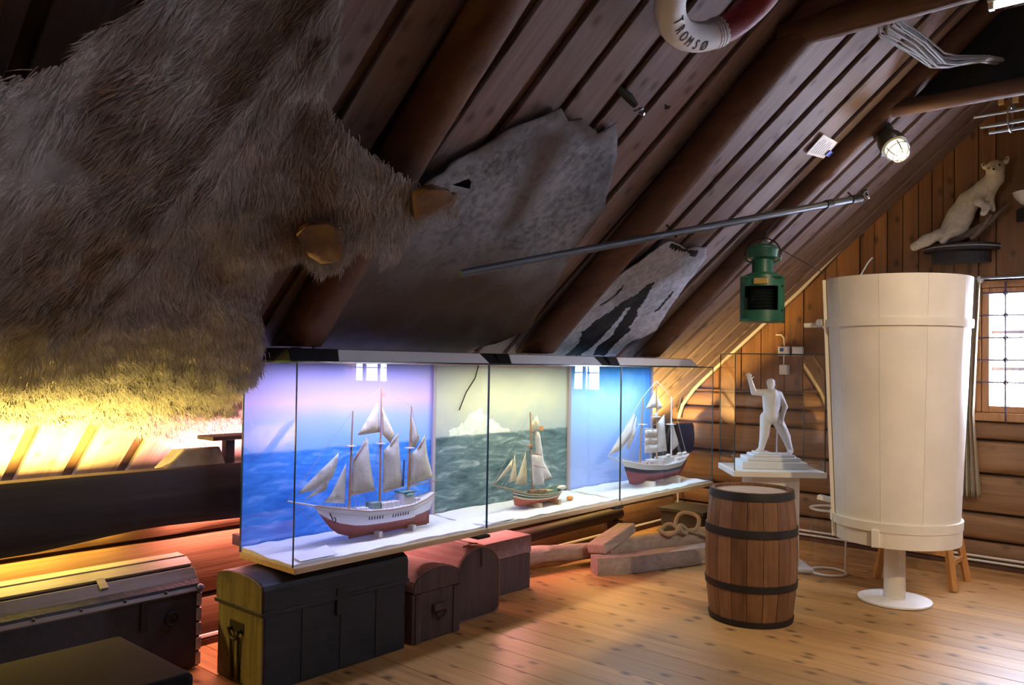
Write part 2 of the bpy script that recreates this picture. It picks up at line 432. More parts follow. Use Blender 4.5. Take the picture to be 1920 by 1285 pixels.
# knee wall on the left: logs and the blackened wall plate with the lighting cove behind it
wl = struct(MB().box((XW-.35, YF, -.05), (XW-.02, YG+.2, .80)).build('wall_left', plain('log_chinking', (.05, .028, .014), .95)))
def wall_log(parent, mat, along, fixed, z0, z1, a0, a1, depth, seed, inward):
    """one hewn log: rounded face towards the room"""
    n = 8; seg = 40; vs = []; fs = []; zc = (z0+z1)/2; hh = (z1-z0)/2-.006
    for i in range(seg+1):
        t = a0+(a1-a0)*i/seg
        for k in range(n+1):
            an = -math.pi/2+math.pi*k/n
            e = 1+(vnoise(t*2.2, seed, k*.4)-.5)*.3
            d = depth*max(0, math.cos(an))**.55*e+(vnoise(t*9, seed+5, k*.9)-.5)*.012
            z = zc+hh*math.sin(an)*(1+(vnoise(t*1.5, seed+9)-.5)*.06)
            vs.append((fixed+inward*d, t, z) if along == 'y' else (t, fixed+inward*d, z))
        vs.append((fixed-inward*.04, t, z1-.006) if along == 'y' else (t, fixed-inward*.04, z1-.006))
        vs.append((fixed-inward*.04, t, z0+.006) if along == 'y' else (t, fixed-inward*.04, z0+.006))
    m = n+3
    for i in range(seg):
        for k in range(m): fs.append((i*m+k, i*m+(k+1) % m, (i+1)*m+(k+1) % m, (i+1)*m+k))
    fs += [tuple(range(m)), tuple(seg*m+k for k in range(m))[::-1]]
    pl = parent.location
    return MB().add([(x-pl.x, y-pl.y, z-pl.z) for x, y, z in vs], fs).build('log', mat, parent, True)
for i, (z0, z1) in enumerate(((.0, .24), (.24, .575), (.575, .80))):
    wall_log(wl, M_WALLLOG, 'y', XW-.02, z0, z1, YF, YG, .055, i*7+2, 1)
# wall plate: heavy squared dark beam along the foot of the roof, waney lower edge
def wall_plate():
    mb = MB(); seg = 60; vs = []
    for i in range(seg+1):
        t = YF+(YG-.15-YF)*i/seg; zt = .965+(vnoise(t*2, 3)-.5)*.016; zb = .675+(vnoise(t*1.6, 8)-.5)*.05; w = (vnoise(t*2.5, 12)-.5)*.012
        sec = [(-3.965, zb+.02), (-3.965, zt-.01), (-3.955, zt), (-3.865+w, zt), (-3.85+w, zt-.02), (-3.838+w*2, (zt+zb)/2), (-3.85+w, zb+.03), (-3.875+w, zb)]
        vs += [(x-wl.location.x, t-wl.location.y, z-wl.location.z) for x, z in sec]
    m = 8; fs = [(i*m+k, i*m+(k+1) % m, (i+1)*m+(k+1) % m, (i+1)*m+k) for i in range(seg) for k in range(m)]
    fs += [tuple(range(m)), tuple(seg*m+k for k in range(m))[::-1]]
    mb.add(vs, fs).build('wall_plate', M_DARKBEAM, wl, True)
wall_plate()
wb = MB()
for y in (0., 1.6, 3.4, 5.2, 6.6): wb.box((XW-.05-wl.location.x, y-wl.location.y, .70-wl.location.z), (-3.955-wl.location.x, y+.1-wl.location.y, .79-wl.location.z))
wb.build('plate_bracket', M_DARKBEAM, wl)
# skirting rail with pale cable duct along both walls
def duct(parent, a, b, r):
    pl = parent.location; p = Vector(a)-pl; q = Vector(b)-pl
    return MB().tube([p, p.lerp(q, .5), q], r, 6).build('cable', M_WHITEPLASTIC, parent, True)
duct(wl, (-4.075, YF, .045), (-4.075, YG-.05, .045), .011)
MB().box((-4.11-wl.location.x, YF-wl.location.y, 0-wl.location.z), (-4.06-wl.location.x, YG-.1-wl.location.y, .03-wl.location.z)).build('skirting', M_LOG, wl)
# gable wall
WINS = ((-1.46, -.52), (1.95, 2.95)); WZ0, WZ1 = 1.18, 2.13
gb = MB()
xs = [XW-.35]+[v for w in WINS for v in w]+[XE+.25]
for i in range(0, len(xs), 2): gb.box((xs[i], YG+.02, -.05), (xs[i+1], YG+.22, ZR+.1))
for w in WINS:
    gb.box((w[0], YG+.02, -.05), (w[1], YG+.22, WZ0)); gb.box((w[0], YG+.02, WZ1), (w[1], YG+.22, ZR+.1))
wg = struct(gb.build('wall_back', plain('gable_backing', (.03, .014, .006), .9)))
gl = wg.location
lev = (0., .195, .40, .705, .965, 1.12)
for i in range(5): wall_log(wg, M_WALLLOGX, 'x', YG+.02, lev[i], lev[i+1], XW, 3.9, .06, 31+i*5, -1)
wall_log(wg, M_WALLLOGX, 'x', YG+.02, 1.12, 1.265, XW+.05, WINS[0][0]-.06, .055, 71, -1)
def gbox(name, mat, a, b, bevel=.003): return MB().box([a[i]-gl[i] for i in range(3)], [b[i]-gl[i] for i in range(3)]).build(name, mat, wg, bevel=bevel, seg=1)
# vertical boards above the logs
edges = [-3.95]
rr = random.Random(21)
while edges[-1] < XR+2.2: edges.append(edges[-1]+rr.choice((.082, .1, .17, .19, .12, .22)))
for a, b in zip(edges, edges[1:]):
    zt = ZP+TR*((b if b < XR else 2*XR-a)-XW)-.02; z0 = 1.27
    for w in WINS:
        if b > w[0]-.08 and a < w[1]+.08: z0 = WZ1+.09
    d = rr.choice((.0, .006, .012))
    if zt > z0+.05: gbox('board', M_GBOARD, (a+.003, YG-.008-d, z0), (b-.003, YG+.02, zt), .002)
gbox('ledge', M_LOG, (XW+.1, YG-.05, 1.262), (WINS[0][0]-.08, YG+.02, 1.285))
gbox('skirting', M_LOG, (XW+.1, YG-.075, 0.), (XE-.3, YG-.03, .035))
for k in range(2):
    duct(wg, (XW+.08, YG-.082, .055+.034*k), (3.4, YG-.082, .055+.034*k), .009)
# windows with wooden frame, glass and an iron grille
def window(n, x0, x1):
    yc = YG+.09; M_W = wood('window_pine', (.30, .13, .045), (.45, .22, .085), (.55, .30, .13), axis=2, grain=1, rough=.5, vary=.05)
    b = MB(); t = .05
    b.box((x0, YG-.03, WZ0-.0), (x0+t, YG+.16, WZ1)); b.box((x1-t, YG-.03, WZ0), (x1, YG+.16, WZ1))
    b.box((x0+t, YG-.03, WZ1-t), (x1-t, YG+.16, WZ1)); b.box((x0+t, YG-.03, WZ0), (x1-t, YG+.16, WZ0+t))
    w = struct(b.build('window_%d' % n, M_W, bevel=.004)); L = w.location
    def part(name, mb, mat, **k): mb.v = [(x-L.x, y-L.y, z-L.z) for x, y, z in mb.v]; return mb.build(name, mat, w, **k)
    part('window_sill', MB().box((x0-.07, YG-.06, WZ0-.065), (x1+.07, YG+.0, WZ0-.003)), M_W, bevel=.004)
    for a, c in ((x0-.055, x0-.004), (x1+.004, x1+.055)): part('casing', MB().box((a, YG-.045, WZ0), (c, YG, WZ1+.05)), M_W, bevel=.004)
    part('casing', MB().box((x0-.055, YG-.045, WZ1+.004), (x1+.055, YG-.002, WZ1+.055)), M_W, bevel=.004)
    nx, nz = 3, 3; gx = (x1-x0-2*t)/nx; gz = (WZ1-WZ0-2*t)/nz; M_S = plain('sash_paint', (.62, .64, .70), .5)
    for i in range(1, nx): part('glazing_bar', MB().box((x0+t+i*gx-.014, yc-.012, WZ0+t), (x0+t+i*gx+.014, yc+.02, WZ1-t)), M_S)
    for j in range(1, nz): part('glazing_bar', MB().box((x0+t, yc-.010, WZ0+t+j*gz-.013), (x1-t, yc+.018, WZ0+t+j*gz+.013)), M_S)
    for i in range(nx):
        for j in range(nz): part('pane', MB().box((x0+t+i*gx+.014, yc, WZ0+t+j*gz+.013), (x0+t+(i+1)*gx-.014, yc+.004, WZ0+t+(j+1)*gz-.013)), GLASS)
    g = MB(); zs = [WZ0+.06+(WZ1-WZ0)*k/5.6 for k in range(1, 6)]
    for z in zs: g.tube([(x0-.05, YG-.055, z), (x1+.05, YG-.055, z)], .006, 6)
    for k in range(1, 4):
        xx = x0+(x1-x0)*k/4.+(-.07 if k == 1 else 0); g.tube([(xx, YG-.062, WZ0-.06), (xx, YG-.062, WZ1+.04)], .007, 6)
        for z in zs: g.torus((xx, YG-.058, z), .014, .005, Matrix.Rotation(math.pi/2, 4, 'X'), 10, 5)
    part('grille', g, plain('grille_iron', (.10, .08, .14), .5, metal=.3))
    return w
for i, w in enumerate(WINS): window(i+1, *w)
# the two walls the photograph does not show
struct(MB().box((XE+.02, YF, -.05), (XE+.25, YG+.2, ZP+.02)).build('wall_right', M_WALLLOG))
struct(MB().box((XW-.35, YF-.2, -.05), (XE+.25, YF, ZR+.1)).build('wall_front', M_GBOARD))
# ------------------------------------------------------------------ hides nailed to the slope (outlines in metres: along the room, up the slope)
FUR= [(0.302, 1.953), (0.561, 2.03), (0.735, 2.038), (0.803, 2.068), (0.852, 2.081), (0.908, 2.121), (0.917, 2.182), (0.934, 2.214), (0.97, 2.253), (1.0, 2.29), (1.035, 2.372), (1.065, 2.483), (1.329, 2.646), (1.487, 2.661), (1.532, 2.569), (1.577, 2.47), (1.645, 2.307), (1.675, 2.206), (1.736, 2.15), (1.826, 2.096), (1.957, 2.042), (2.118, 2.015), (2.248, 1.99), (2.286, 1.999), (2.368, 2.009), (2.49, 1.964), (2.517, 1.895), (2.405, 1.897), (2.354, 1.862), (2.248, 1.844), (2.291, 1.746), (2.356, 1.63), (2.266, 1.695), (2.286, 1.619), (2.183, 1.726), (2.113, 1.683), (2.085, 1.663), (2.105, 1.528), (2.054, 1.496), (1.975, 1.534), (1.938, 1.564), (1.888, 1.533), (1.877, 1.435), (1.886, 1.295), (1.923, 1.152), (2.008, 0.974), (2.141, 0.73), (2.148, 0.63), (2.175, 0.512), (2.23, 0.342), (2.317, 0.209), (2.418, 0.111), (2.442, 0.033), (2.415, -0.056), (2.312, -0.108), (2.195, -0.081), (2.036, 0.027), (1.898, 0.104), (1.784, 0.134), (1.661, 0.204), (1.558, 0.23), (1.451, 0.209), (1.358, 0.23), (1.223, 0.275), (0.942, 0.265), (0.518, 0.212)]
SEAL= [(2.933, 2.418), (3.039, 2.372), (3.102, 2.412), (3.177, 2.389), (3.285, 2.364), (3.347, 2.454), (3.524, 2.296), (3.63, 2.139), (3.744, 1.97), (3.763, 1.872), (3.767, 1.686), (3.881, 1.369), (3.911, 1.037), (3.794, 0.857), (3.603, 0.741), (3.227, 0.719), (2.918, 0.713), (2.525, 0.717), (2.444, 0.846), (2.385, 1.037), (2.38, 1.257), (2.367, 1.431), (2.346, 1.561), (2.353, 1.692), (2.386, 1.825), (2.452, 1.908), (2.529, 1.957), (2.534, 2.014), (2.64, 2.093), (2.688, 2.16), (2.725, 2.24), (2.831, 2.325), (2.883, 2.37)]
HOLE= [(2.639, 1.891), (2.71, 1.946), (2.738, 1.929), (2.756, 1.894)]
STRIPE= [(3.068, 2.304), (3.123, 2.058), (3.188, 1.785), (3.16, 1.723), (3.085, 1.945), (3.028, 2.137), (2.945, 2.245)]
SEAL2= [(4.342, 0.837), (4.333, 0.932), (4.299, 1.111), (4.332, 1.356), (4.355, 1.492), (4.396, 1.588), (4.469, 1.678), (4.522, 1.795), (4.56, 1.85), (4.6, 1.871), (4.741, 1.86), (4.868, 1.842), (4.951, 1.879), (5.064, 1.886), (5.145, 1.819), (5.168, 1.714), (5.193, 1.628), (5.23, 1.497), (5.296, 1.268), (5.337, 1.112), (5.277, 1.009), (5.212, 0.962), (5.189, 0.88), (5.215, 0.779), (4.996, 0.742), (4.647, 0.741), (4.381, 0.746)]
B1= [(4.843, 1.541), (4.779, 1.49), (4.773, 1.392), (4.722, 1.343), (4.678, 1.228), (4.587, 1.121), (4.532, 1.016), (4.632, 0.894), (4.623, 0.752), (4.789, 0.756), (4.823, 0.902), (4.831, 1.068), (4.804, 1.272), (4.842, 1.276), (4.885, 1.119), (4.931, 0.979), (4.874, 0.892), (4.936, 0.772), (5.073, 0.775), (5.065, 0.937), (5.096, 1.061), (5.043, 1.094), (5.007, 1.209), (4.943, 1.262), (4.898, 1.393)]
B2= [(4.593, 1.856), (4.684, 1.861), (4.87, 1.84), (4.993, 1.849), (5.029, 1.802), (4.991, 1.785), (4.894, 1.823), (4.798, 1.818), (4.681, 1.82)]
B3= [(4.531, 1.472), (4.526, 1.408), (4.521, 1.344), (4.458, 1.263), (4.522, 1.275), (4.58, 1.361)]
B4= [(5.129, 1.491), (5.134, 1.429), (5.156, 1.256), (5.184, 1.282), (5.162, 1.455)]
def fur_mat(name, c1, c2, c3, tip=1.0):
    n = NT(name); ge = n.n('ShaderNodeNewGeometry'); vec = n.coord((1, 1, 1), False)
    big = n.noise(vec, 4.5, 6, .7, .5); col = n.ramp(big, [(.3, c1), (.5, c2), (.7, c3)])
    a = n.n('ShaderNodeAttribute', attribute_name='marking'); col = n.mix(a.outputs['Fac'], col, (.12, .068, .034))
    hs = n.n('ShaderNodeHueSaturation'); n.set(hs.inputs['Color'], col)
    mr = n.n('ShaderNodeMapRange'); n.set(mr.inputs['Value'], ge.outputs['Random Per Island']); mr.inputs['To Min'].default_value = .55; mr.inputs['To Max'].default_value = 1.25
    n.set(hs.inputs['Value'], mr.outputs[0])
    n.bsdf(**{'Base Color': hs.outputs[0], 'Roughness': .75, 'Specular IOR Level': .25, 'Sheen Weight': .25}); return n.m
def sheet(name, poly, step, off, mat, label, cat, holes=(), thick=.006, jit=.0, dens=.04, extra=None):
    """a hide lying over the boards: off(y, s) gives the distance from the boards"""
    rr = random.Random(len(poly)); P2 = densify(poly, dens, jit, rr)
    v, f = fill2d(P2, step, holes)
    pts = [roofp(y, s, off(y, s)) for y, s in v]
    mb = MB(); mb.add(pts, f); o = mb.build(name, mat, None, True)
    md = o.modifiers.new('thickness', 'SOLIDIFY'); md.thickness = thick; md.offset = 0
    tag(o, label, cat)
    return o, v
def in_frac(y, ys): return min(abs(y-a) for a in ys)
# --- large white bear skin
def fur_off(y, s):
    d = min(abs(y-r[0]) for r in RAFT); lift = .215+.085*math.exp(-(d/.22)**2)
    lift -= .05*(1-math.exp(-(d/.5)**2))
    lift += (vnoise(y*3.1, s*3.1, 0, 4)-.5)*.08+(vnoise(y*9, s*9, 1, 4)-.5)*.04
    # spine fold running up the back
    ys = 1.22+(s-1.2)*.22
    lift += .040*math.exp(-((y-ys)/.045)**2)+.028*math.exp(-((y-ys-.12)/.04)**2)
    e = max(0., min(1., (s-.3)/.7)); lift = .03+(lift+.03-.03)*e
    return lift
bear_poly = FUR
M_FUR = fur_mat('bear_fur', (.20, .185, .172), (.32, .30, .285), (.45, .43, .415))
M_PAW = plain('paw_leather', (.13, .07, .035), .85, bumpy=.5, bscale=50, var=.3)
bear, bv = sheet('bear_skin', bear_poly, .036, fur_off, M_FUR, 'huge pale furry bear skin spread over the sloping ceiling boards', 'animal skin', thick=.012)
BROWN = [((1.9, 1.76), 0.95, 0.13), ((1.716, 2.126), 0.8, 0.09), ((1.78, 1.625), 0.5, 0.12), ((1.728, 1.984), 0.35, 0.12), ((1.449, 2.422), 0.4, 0.2)]
def brown(y, s):
    return min(.85, sum(w*math.exp(-((y-a)**2+(s-b)**2)/r**2) for (a, b), w, r in BROWN)*(.5+vnoise(y*9, s*9, 6)))
bear.data.attributes.new('marking', 'FLOAT', 'POINT').data.foreach_set('value', [brown(y, s) for y, s in bv])
def tufts(name, parent, poly, off, n, mat, flow, L=(.035, .07), w=.006, seed=1, avoid=None, edge_boost=0):
    rr = random.Random(seed); xs = [p[0] for p in poly]; ys = [p[1] for p in poly]; mb = MB(); c = 0; pl = parent.location if parent else Vector()
    V = []; F = []; K = []
    N = Vector((SI, 0, -CO)); U = Vector((CO, 0, SI)); Yv = Vector((0, 1, 0))
    dp = densify(poly, .02)
    while c < n:
        if edge_boost and rr.random() < edge_boost:
            q = rr.choice(dp); y, s = q[0]+rr.gauss(0, .012), q[1]+rr.gauss(0, .012)
        else:
            y, s = rr.uniform(min(xs), max(xs)), rr.uniform(min(ys), max(ys))
            if not inside(poly, y, s): continue
        if avoid and avoid(y, s): continue
        base = Vector(roofp(y, s, off(y, s)+.007))-pl; fy, fs = flow(y, s)
        cl = vnoise(y*22, s*22, 3, seed)-.5; cl2 = vnoise(y*22, s*22, 9, seed)-.5
        d = (Yv*(fy+rr.gauss(0, .18)+cl*1.1)+U*(fs+rr.gauss(0, .18)+cl2*.8)); d.normalize()
        l = rr.uniform(*L)*(1+cl); lift = rr.uniform(.12, .40); side = d.cross(N).normalized()*w*rr.uniform(.6, 1.3)
        m = base+d*l*.5+N*l*lift*.6; t = base+d*l+N*l*lift*.55-Vector((0, 0, .12*l))
        K += [brown(y, s)]*5; b = len(V); V += [base-side*.5, base+side*.5, m+side*.4, m-side*.4, t]; F += [(b, b+1, b+2, b+3), (b+3, b+2, b+4)]; c += 1
    me = bpy.data.meshes.new(name); me.from_pydata([tuple(v) for v in V], [], F); me.update(); me.materials.append(mat)
    me.attributes.new('marking', 'FLOAT', 'POINT').data.foreach_set('value', K)
    o = bpy.data.objects.new(name, me); COL.objects.link(o); o.parent = parent; o['kind'] = 'stuff'
    return o
def bear_flow(y, s):
    ys = 1.30+(s-1.2)*.26
    side = max(-1., min(1., (y-ys)/.35)); return (side*.55-.1, -.85)
PAWS = [[(2.253, 1.88), (2.168, 1.994), (2.193, 2.03), (2.21, 2.054), (2.304, 2.053), (2.432, 2.006), (2.457, 1.932), (2.346, 1.928), (2.305, 1.89)], [(1.86, 1.634), (1.882, 1.7), (1.939, 1.739), (2.003, 1.733), (2.04, 1.645), (2.055, 1.575), (2.005, 1.543), (1.931, 1.575)]]
def bear_avoid(y, s): return any(inside(p, y, s) for p in PAWS)
tufts('fur', bear, bear_poly, fur_off, 90000, M_FUR, bear_flow, (.035, .075), .0042, 3, bear_avoid, .12)
for nm, pl in (('paw', [(2.253, 1.88), (2.168, 1.994), (2.193, 2.03), (2.21, 2.054), (2.304, 2.053), (2.432, 2.006), (2.457, 1.932), (2.346, 1.928), (2.305, 1.89)]),
               ('paw', [(1.86, 1.634), (1.882, 1.7), (1.939, 1.739), (2.003, 1.733), (2.04, 1.645), (2.055, 1.575), (2.005, 1.543), (1.931, 1.575)])):
    v, f = fill2d(densify(pl, .03), .03); off = lambda y, s: fur_off(y, s)+.045+.02*(vnoise(y*20, s*20)-.5)
    o = MB().add([Vector(roofp(y, s, off(y, s)))-bear.location for y, s in v], f).build(nm, M_PAW, bear, True)
    md = o.modifiers.new('thickness', 'SOLIDIFY'); md.thickness = .02
# dark patch of bare skin beside the hanging arm
# --- seal skins: pattern is the animal's own marking, stored per point
def mark(o, v, fn):
    at = o.data.attributes.new('marking', 'FLOAT', 'POINT')
    at.data.foreach_set('value', [fn(y, s) for y, s in v])
def seal_mat(name, base_d, base_l, markc, soft=(.42, .58)):
    n = NT(name); a = n.n('ShaderNodeAttribute', attribute_name='marking'); vec = n.coord((1, 1, 1), False)
    mott = n.noise(vec, 26, 5, .65); big = n.noise(vec, 3.2, 4); fine = n.noise(vec, 190, 3)
    col = n.ramp(n.math('ADD', n.math('MULTIPLY', mott, .5), n.math('MULTIPLY', big, .5)), [(.38, base_d), (.60, base_l)])
    col = n.mix(n.math('MULTIPLY', fine, .35), col, base_l)
    fac = n.math('ADD', a.outputs['Fac'], n.math('MULTIPLY', n.math('SUBTRACT', mott, .5), .7))
    col = n.mix(n.ramp(fac, [(soft[0], 0.), (soft[1], 1.)]), col, markc)
    n.bsdf(**{'Base Color': col, 'Roughness': .6, 'Normal': n.bump(n.math('ADD', fine, mott), .5, .006), 'Specular IOR Level': .2}); return n.m
def seal_off(y, s):
    d = min(abs(y-r[0]) for r in RAFT); return .055+.13*math.exp(-(d/.20)**2)+.03*(vnoise(y*3, s*3, 0, 9)-.5)+.012*vnoise(y*12, s*12)
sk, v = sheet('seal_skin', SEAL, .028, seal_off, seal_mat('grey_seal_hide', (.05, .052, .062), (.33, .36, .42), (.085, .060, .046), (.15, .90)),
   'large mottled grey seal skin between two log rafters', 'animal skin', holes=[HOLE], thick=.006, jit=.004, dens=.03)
def sm(y, s):
    m = .80 if inside(STRIPE, y, s) else 0.
    if not m: m = max(0, 1-edge_dist(STRIPE, y, s)/.12)*.75
    e = edge_dist(SEAL, y, s); m = max(m, .75*max(0, 1-e/.10)*vnoise(y*6, s*6, 2)*1.6)
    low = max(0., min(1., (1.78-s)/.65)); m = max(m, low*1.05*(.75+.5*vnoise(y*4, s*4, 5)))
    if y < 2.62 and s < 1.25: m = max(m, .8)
    return m
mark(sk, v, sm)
sk2, v = sheet('harp_seal_skin', SEAL2, .018, lambda y, s: seal_off(y, s)+.01, seal_mat('harp_seal_hide', (.20, .195, .21), (.46, .47, .53), (.008, .007, .008)),
   'small pale seal skin with black harp markings above the glass cases', 'animal skin', thick=.006, jit=.004, dens=.02)
mark(sk2, v, lambda y, s: 1. if any(inside(b, y, s) for b in (B1, B2, B3, B4)) else 0.)
# ------------------------------------------------------------------ three glass cases with model ships
CX0, CX1 = -3.67, -3.22; CZ0, CZ1 = .555, 1.487; CJ = (2.205, 3.50, 4.862, 6.215)
M_BASEWOOD = wood('case_base_birch', (.45, .30, .16), (.62, .45, .26), (.70, .54, .34), axis=1, grain=1.2, rough=.45, knots=False, vary=.05)
def snow_mat():
    n = NT('snow_wadding'); vec = n.coord(); f = n.noise(vec, 90, 4)
    n.bsdf(**{'Base Color': (.86, .87, .9), 'Roughness': .95, 'Normal': n.bump(f, .6, .006)}); return n.m
M_SNOW = snow_mat()
def backdrop_mat(name, kind):
    n = NT(name); tc = n.n('ShaderNodeTexCoord'); sep = n.n('ShaderNodeSeparateXYZ'); n.set(sep.inputs[0], tc.outputs['Generated'])
    U, V = sep.outputs['Y'], sep.outputs['Z']; vec = tc.outputs['Generated']
    st = n.n('ShaderNodeVectorMath', operation='MULTIPLY'); n.set(st.inputs[0], vec); st.inputs[1].default_value = (1, 3.2, 9)
    wav = n.noise(st.outputs[0], 2.2, 6, .6, .8); st2 = n.n('ShaderNodeVectorMath', operation='MULTIPLY'); n.set(st2.inputs[0], vec); st2.inputs[1].default_value = (1, 2, 2)
    cl = n.noise(st2.outputs[0], 2.3, 5, .55, .3)
    hz = {'dusk': .512, 'berg': .52, 'haze': .47}[kind]
    jag = n.math('MULTIPLY', n.math('SUBTRACT', n.noise(st.outputs[0], 4., 3), .5), .03)
    up = n.math('ADD', V, jag); sea_f = n.ramp(n.math('SUBTRACT', n.math('MULTIPLY', n.math('SUBTRACT', up, hz), 60.), -.5), [(.0, 1.), (1., 0.)])
    if kind == 'dusk':
        sky = n.ramp(n.math('ADD', V, n.math('MULTIPLY', n.math('SUBTRACT', cl, .5), .06)), [(.55, (.30, .52, .92)), (.68, (.45, .55, .92)), (.78, (.86, .62, .86)), (.9, (.70, .60, .90)), (1., (.42, .46, .86))])
        sea = n.ramp(wav, [(.3, (.04, .20, .66)), (.55, (.08, .33, .88)), (.78, (.36, .56, .95))])
    elif kind == 'berg':
        sky = n.ramp(n.math('ADD', V, n.math('MULTIPLY', n.math('SUBTRACT', cl, .5), .5)), [(.55, (.45, .52, .52)), (.75, (.60, .62, .50)), (1., (.48, .52, .50))])
        sea = n.ramp(wav, [(.3, (.06, .11, .13)), (.55, (.16, .25, .27)), (.78, (.55, .63, .64))])
        # iceberg: a peaked slab standing on the horizon
        d1 = n.math('ABSOLUTE', n.math('SUBTRACT', U, .30)); ridge = n.math('SUBTRACT', .71, n.math('MULTIPLY', d1, .85))
        ridge = n.math('ADD', ridge, n.math('MULTIPLY', n.math('SUBTRACT', n.noise(st2.outputs[0], 5.5, 3, .5), .5), .2))
        berg = n.math('MULTIPLY', n.math('LESS_THAN', V, ridge), n.math('GREATER_THAN', V, hz-.002))
        facet = n.ramp(n.noise(st2.outputs[0], 7, 3, .5, 1.), [(.35, (.62, .74, .66)), (.6, (.88, .92, .84))])
        sky = n.mix(berg, sky, facet)
    else:
        sky = n.ramp(n.math('ADD', V, n.math('MULTIPLY', n.math('SUBTRACT', cl, .5), .25)), [(.5, (.40, .62, .92)), (.75, (.46, .74, .95)), (1., (.10, .40, .85))])
        sea = n.ramp(n.math('ADD', V, n.math('MULTIPLY', wav, .08)), [(.1, (.40, .52, .92)), (.5, (.36, .50, .90))])
        sea_f = n.ramp(n.math('MULTIPLY', n.math('SUBTRACT', V, hz-.12), 6.), [(.0, 1.), (1., 0.)])
        r = n.ramp(U, [(.72, 0.), (.95, .75)]); sky = n.mix(r, sky, (.04, .26, .78)); sea = n.mix(r, sea, (.04, .24, .78))
    col = n.mix(sea_f, sky, sea)
    n.bsdf(**{'Base Color': col, 'Roughness': .8, 'Specular IOR Level': .1}); return n.m
CASECOL = ((.50, .52, 1.0), (1.0, .96, .60), (.50, .72, 1.0))
CASEPOW = (13, 9, 12)
NAMES = ('first, violet lit', '', '')
CLAB = ('glass display case glowing violet blue around the white three-masted ship', 'middle glass display case with yellow light and iceberg backdrop', 'glass display case glowing pale blue around the black and red ship')
BLAB = ('painted backdrop of blue sea under a pink dusk sky', 'painted backdrop of grey-green sea with an iceberg', 'painted backdrop of hazy light blue sky and sea')
HLAB = ('black lamp hood with grey front over the case with the white three-masted ship', 'black lamp hood with grey front over the yellow lit case', 'black lamp hood with bluish grey front over the case with the black and red ship')
HG = ((2.47, 3.54), (3.74, 4.68), (4.90, 6.03))
for i in range(3):
    y0, y1 = CJ[i]+.003, CJ[i+1]-.003; t = .006
    c = thing('display_case', CLAB[i], 'display case', (CX1, y0, CZ0-.03)); L = c.location
    def part(name, mb, mat, **k): mb.v = [(x-L.x, y-L.y, z-L.z) for x, y, z in mb.v]; return mb.build(name, mat, c, **k)
    part('base', MB().box((CX0, y0, CZ0-.03), (CX1+.012, y1, CZ0)), M_BASEWOOD, bevel=.004)
    part('bracket', MB().box((CX0-.02, y1-.06, CZ0-.050), (CX1+.02, y1-.03, CZ0-.030)).box((CX1-.06, y1-.10, CZ0-.046), (CX1+.03, y1+.0, CZ0-.031)), M_BLACK)
    for yy in (y0+.2, y1-.2): part('wall_arm', MB().box((-4.08, yy, CZ0-.055), (CX0+.01, yy+.03, CZ0-.0)), M_BLACK)
    part('front_pane', MB().box((CX1-t, y0, CZ0), (CX1, y1, CZ1)), GLASS)
    part('top_pane', MB().box((CX0, y0, CZ1), (CX1, y1, CZ1+t)), GLASS)
    if i == 0: part('side_pane', MB().box((CX0, y0, CZ0), (CX1-t, y0+t, CZ1)), GLASS)
    if i == 2: part('side_pane', MB().box((CX0, y1-t, CZ0), (CX1-t, y1, CZ1)), GLASS)
    # visible ground edges of the panes
    e = MB(); w = .0022
    for yy in (y0, y1): e.box((CX1-t, yy-w, CZ0), (CX1+.0008, yy+w, CZ1))
    e.box((CX1-.004, y0, CZ1-.001), (CX1+.001, y1, CZ1+.007))
    if i == 0: e.box((CX0-.003, y0-.001, CZ0), (CX0+.003, y0+.006, CZ1)); e.box((CX0, y0-.001, CZ1-.001), (CX1, y0+.004, CZ1+.007))
    if i == 2: e.box((CX0, y1-.004, CZ1-.001), (CX1, y1+.001, CZ1+.007))
    part('pane_edge', e, M_EDGE)
    # snow wadding
    sm = MB(); nx, ny = 14, 44; vs = []; fs = []
    for a in range(nx+1):
        for b in range(ny+1):
            x = CX0+.004+(CX1-t-CX0-.008)*a/nx; y = y0+.008+(y1-y0-.016)*b/ny
            vs.append((x, y, CZ0+.006+.012*vnoise(x*14, y*14, 0, i)+.012*(1-a/nx)**3))
    m = ny+1
    for a in range(nx):
        for b in range(ny): fs.append((a*m+b, a*m+b+1, (a+1)*m+b+1, (a+1)*m+b))
    k0 = len(vs); ring = [b for b in range(m)]+[a*m+ny for a in range(1, nx+1)]+[nx*m+b for b in range(ny-1, -1, -1)]+[a*m for a in range(nx-1, 0, -1)]
    vs += [(vs[q][0], vs[q][1], CZ0) for q in ring]; R = len(ring)
    fs += [(ring[q], ring[(q+1) % R], k0+(q+1) % R, k0+q) for q in range(R)]
    so = part('snow', sm.add(vs, fs), M_SNOW, smooth=True)
    # backdrop panel: a painted board of its own at the back of the case
    bx = CX0-.006
    by1 = y1-.004 if i < 2 else 5.985
    b = MB().box((bx-.006, y0+.004, CZ0+.0), (bx, by1, CZ1-.004)).build('backdrop', backdrop_mat('painted_'+('dusk', 'berg', 'haze')[i], ('dusk', 'berg', 'haze')[i]))
    tag(b, BLAB[i], 'backdrop')
    part('post', MB().box((CX0-.004, by1-.012, CZ0), (CX0+.012, by1+.012, CZ1)), plain('lilac_post', (.42, .36, .42), .5))
    # lamp hood on the glass lid
    h = thing('lamp_hood', HLAB[i], 'lamp hood', (CX1-.1, (y0+y1)/2, CZ1+t)); HL = h.location
    def hp(name, mb, mat, **k): mb.v = [(x-HL.x, y-HL.y, z-HL.z) for x, y, z in mb.v]; return mb.build(name, mat, h, **k)
    a0, a1 = HG[i]; z0, z1 = CZ1+t, CZ1+t+.062
    b0 = (2.20 if i == 0 else a0-.10); b1 = a1+(.10 if i < 2 else .0)
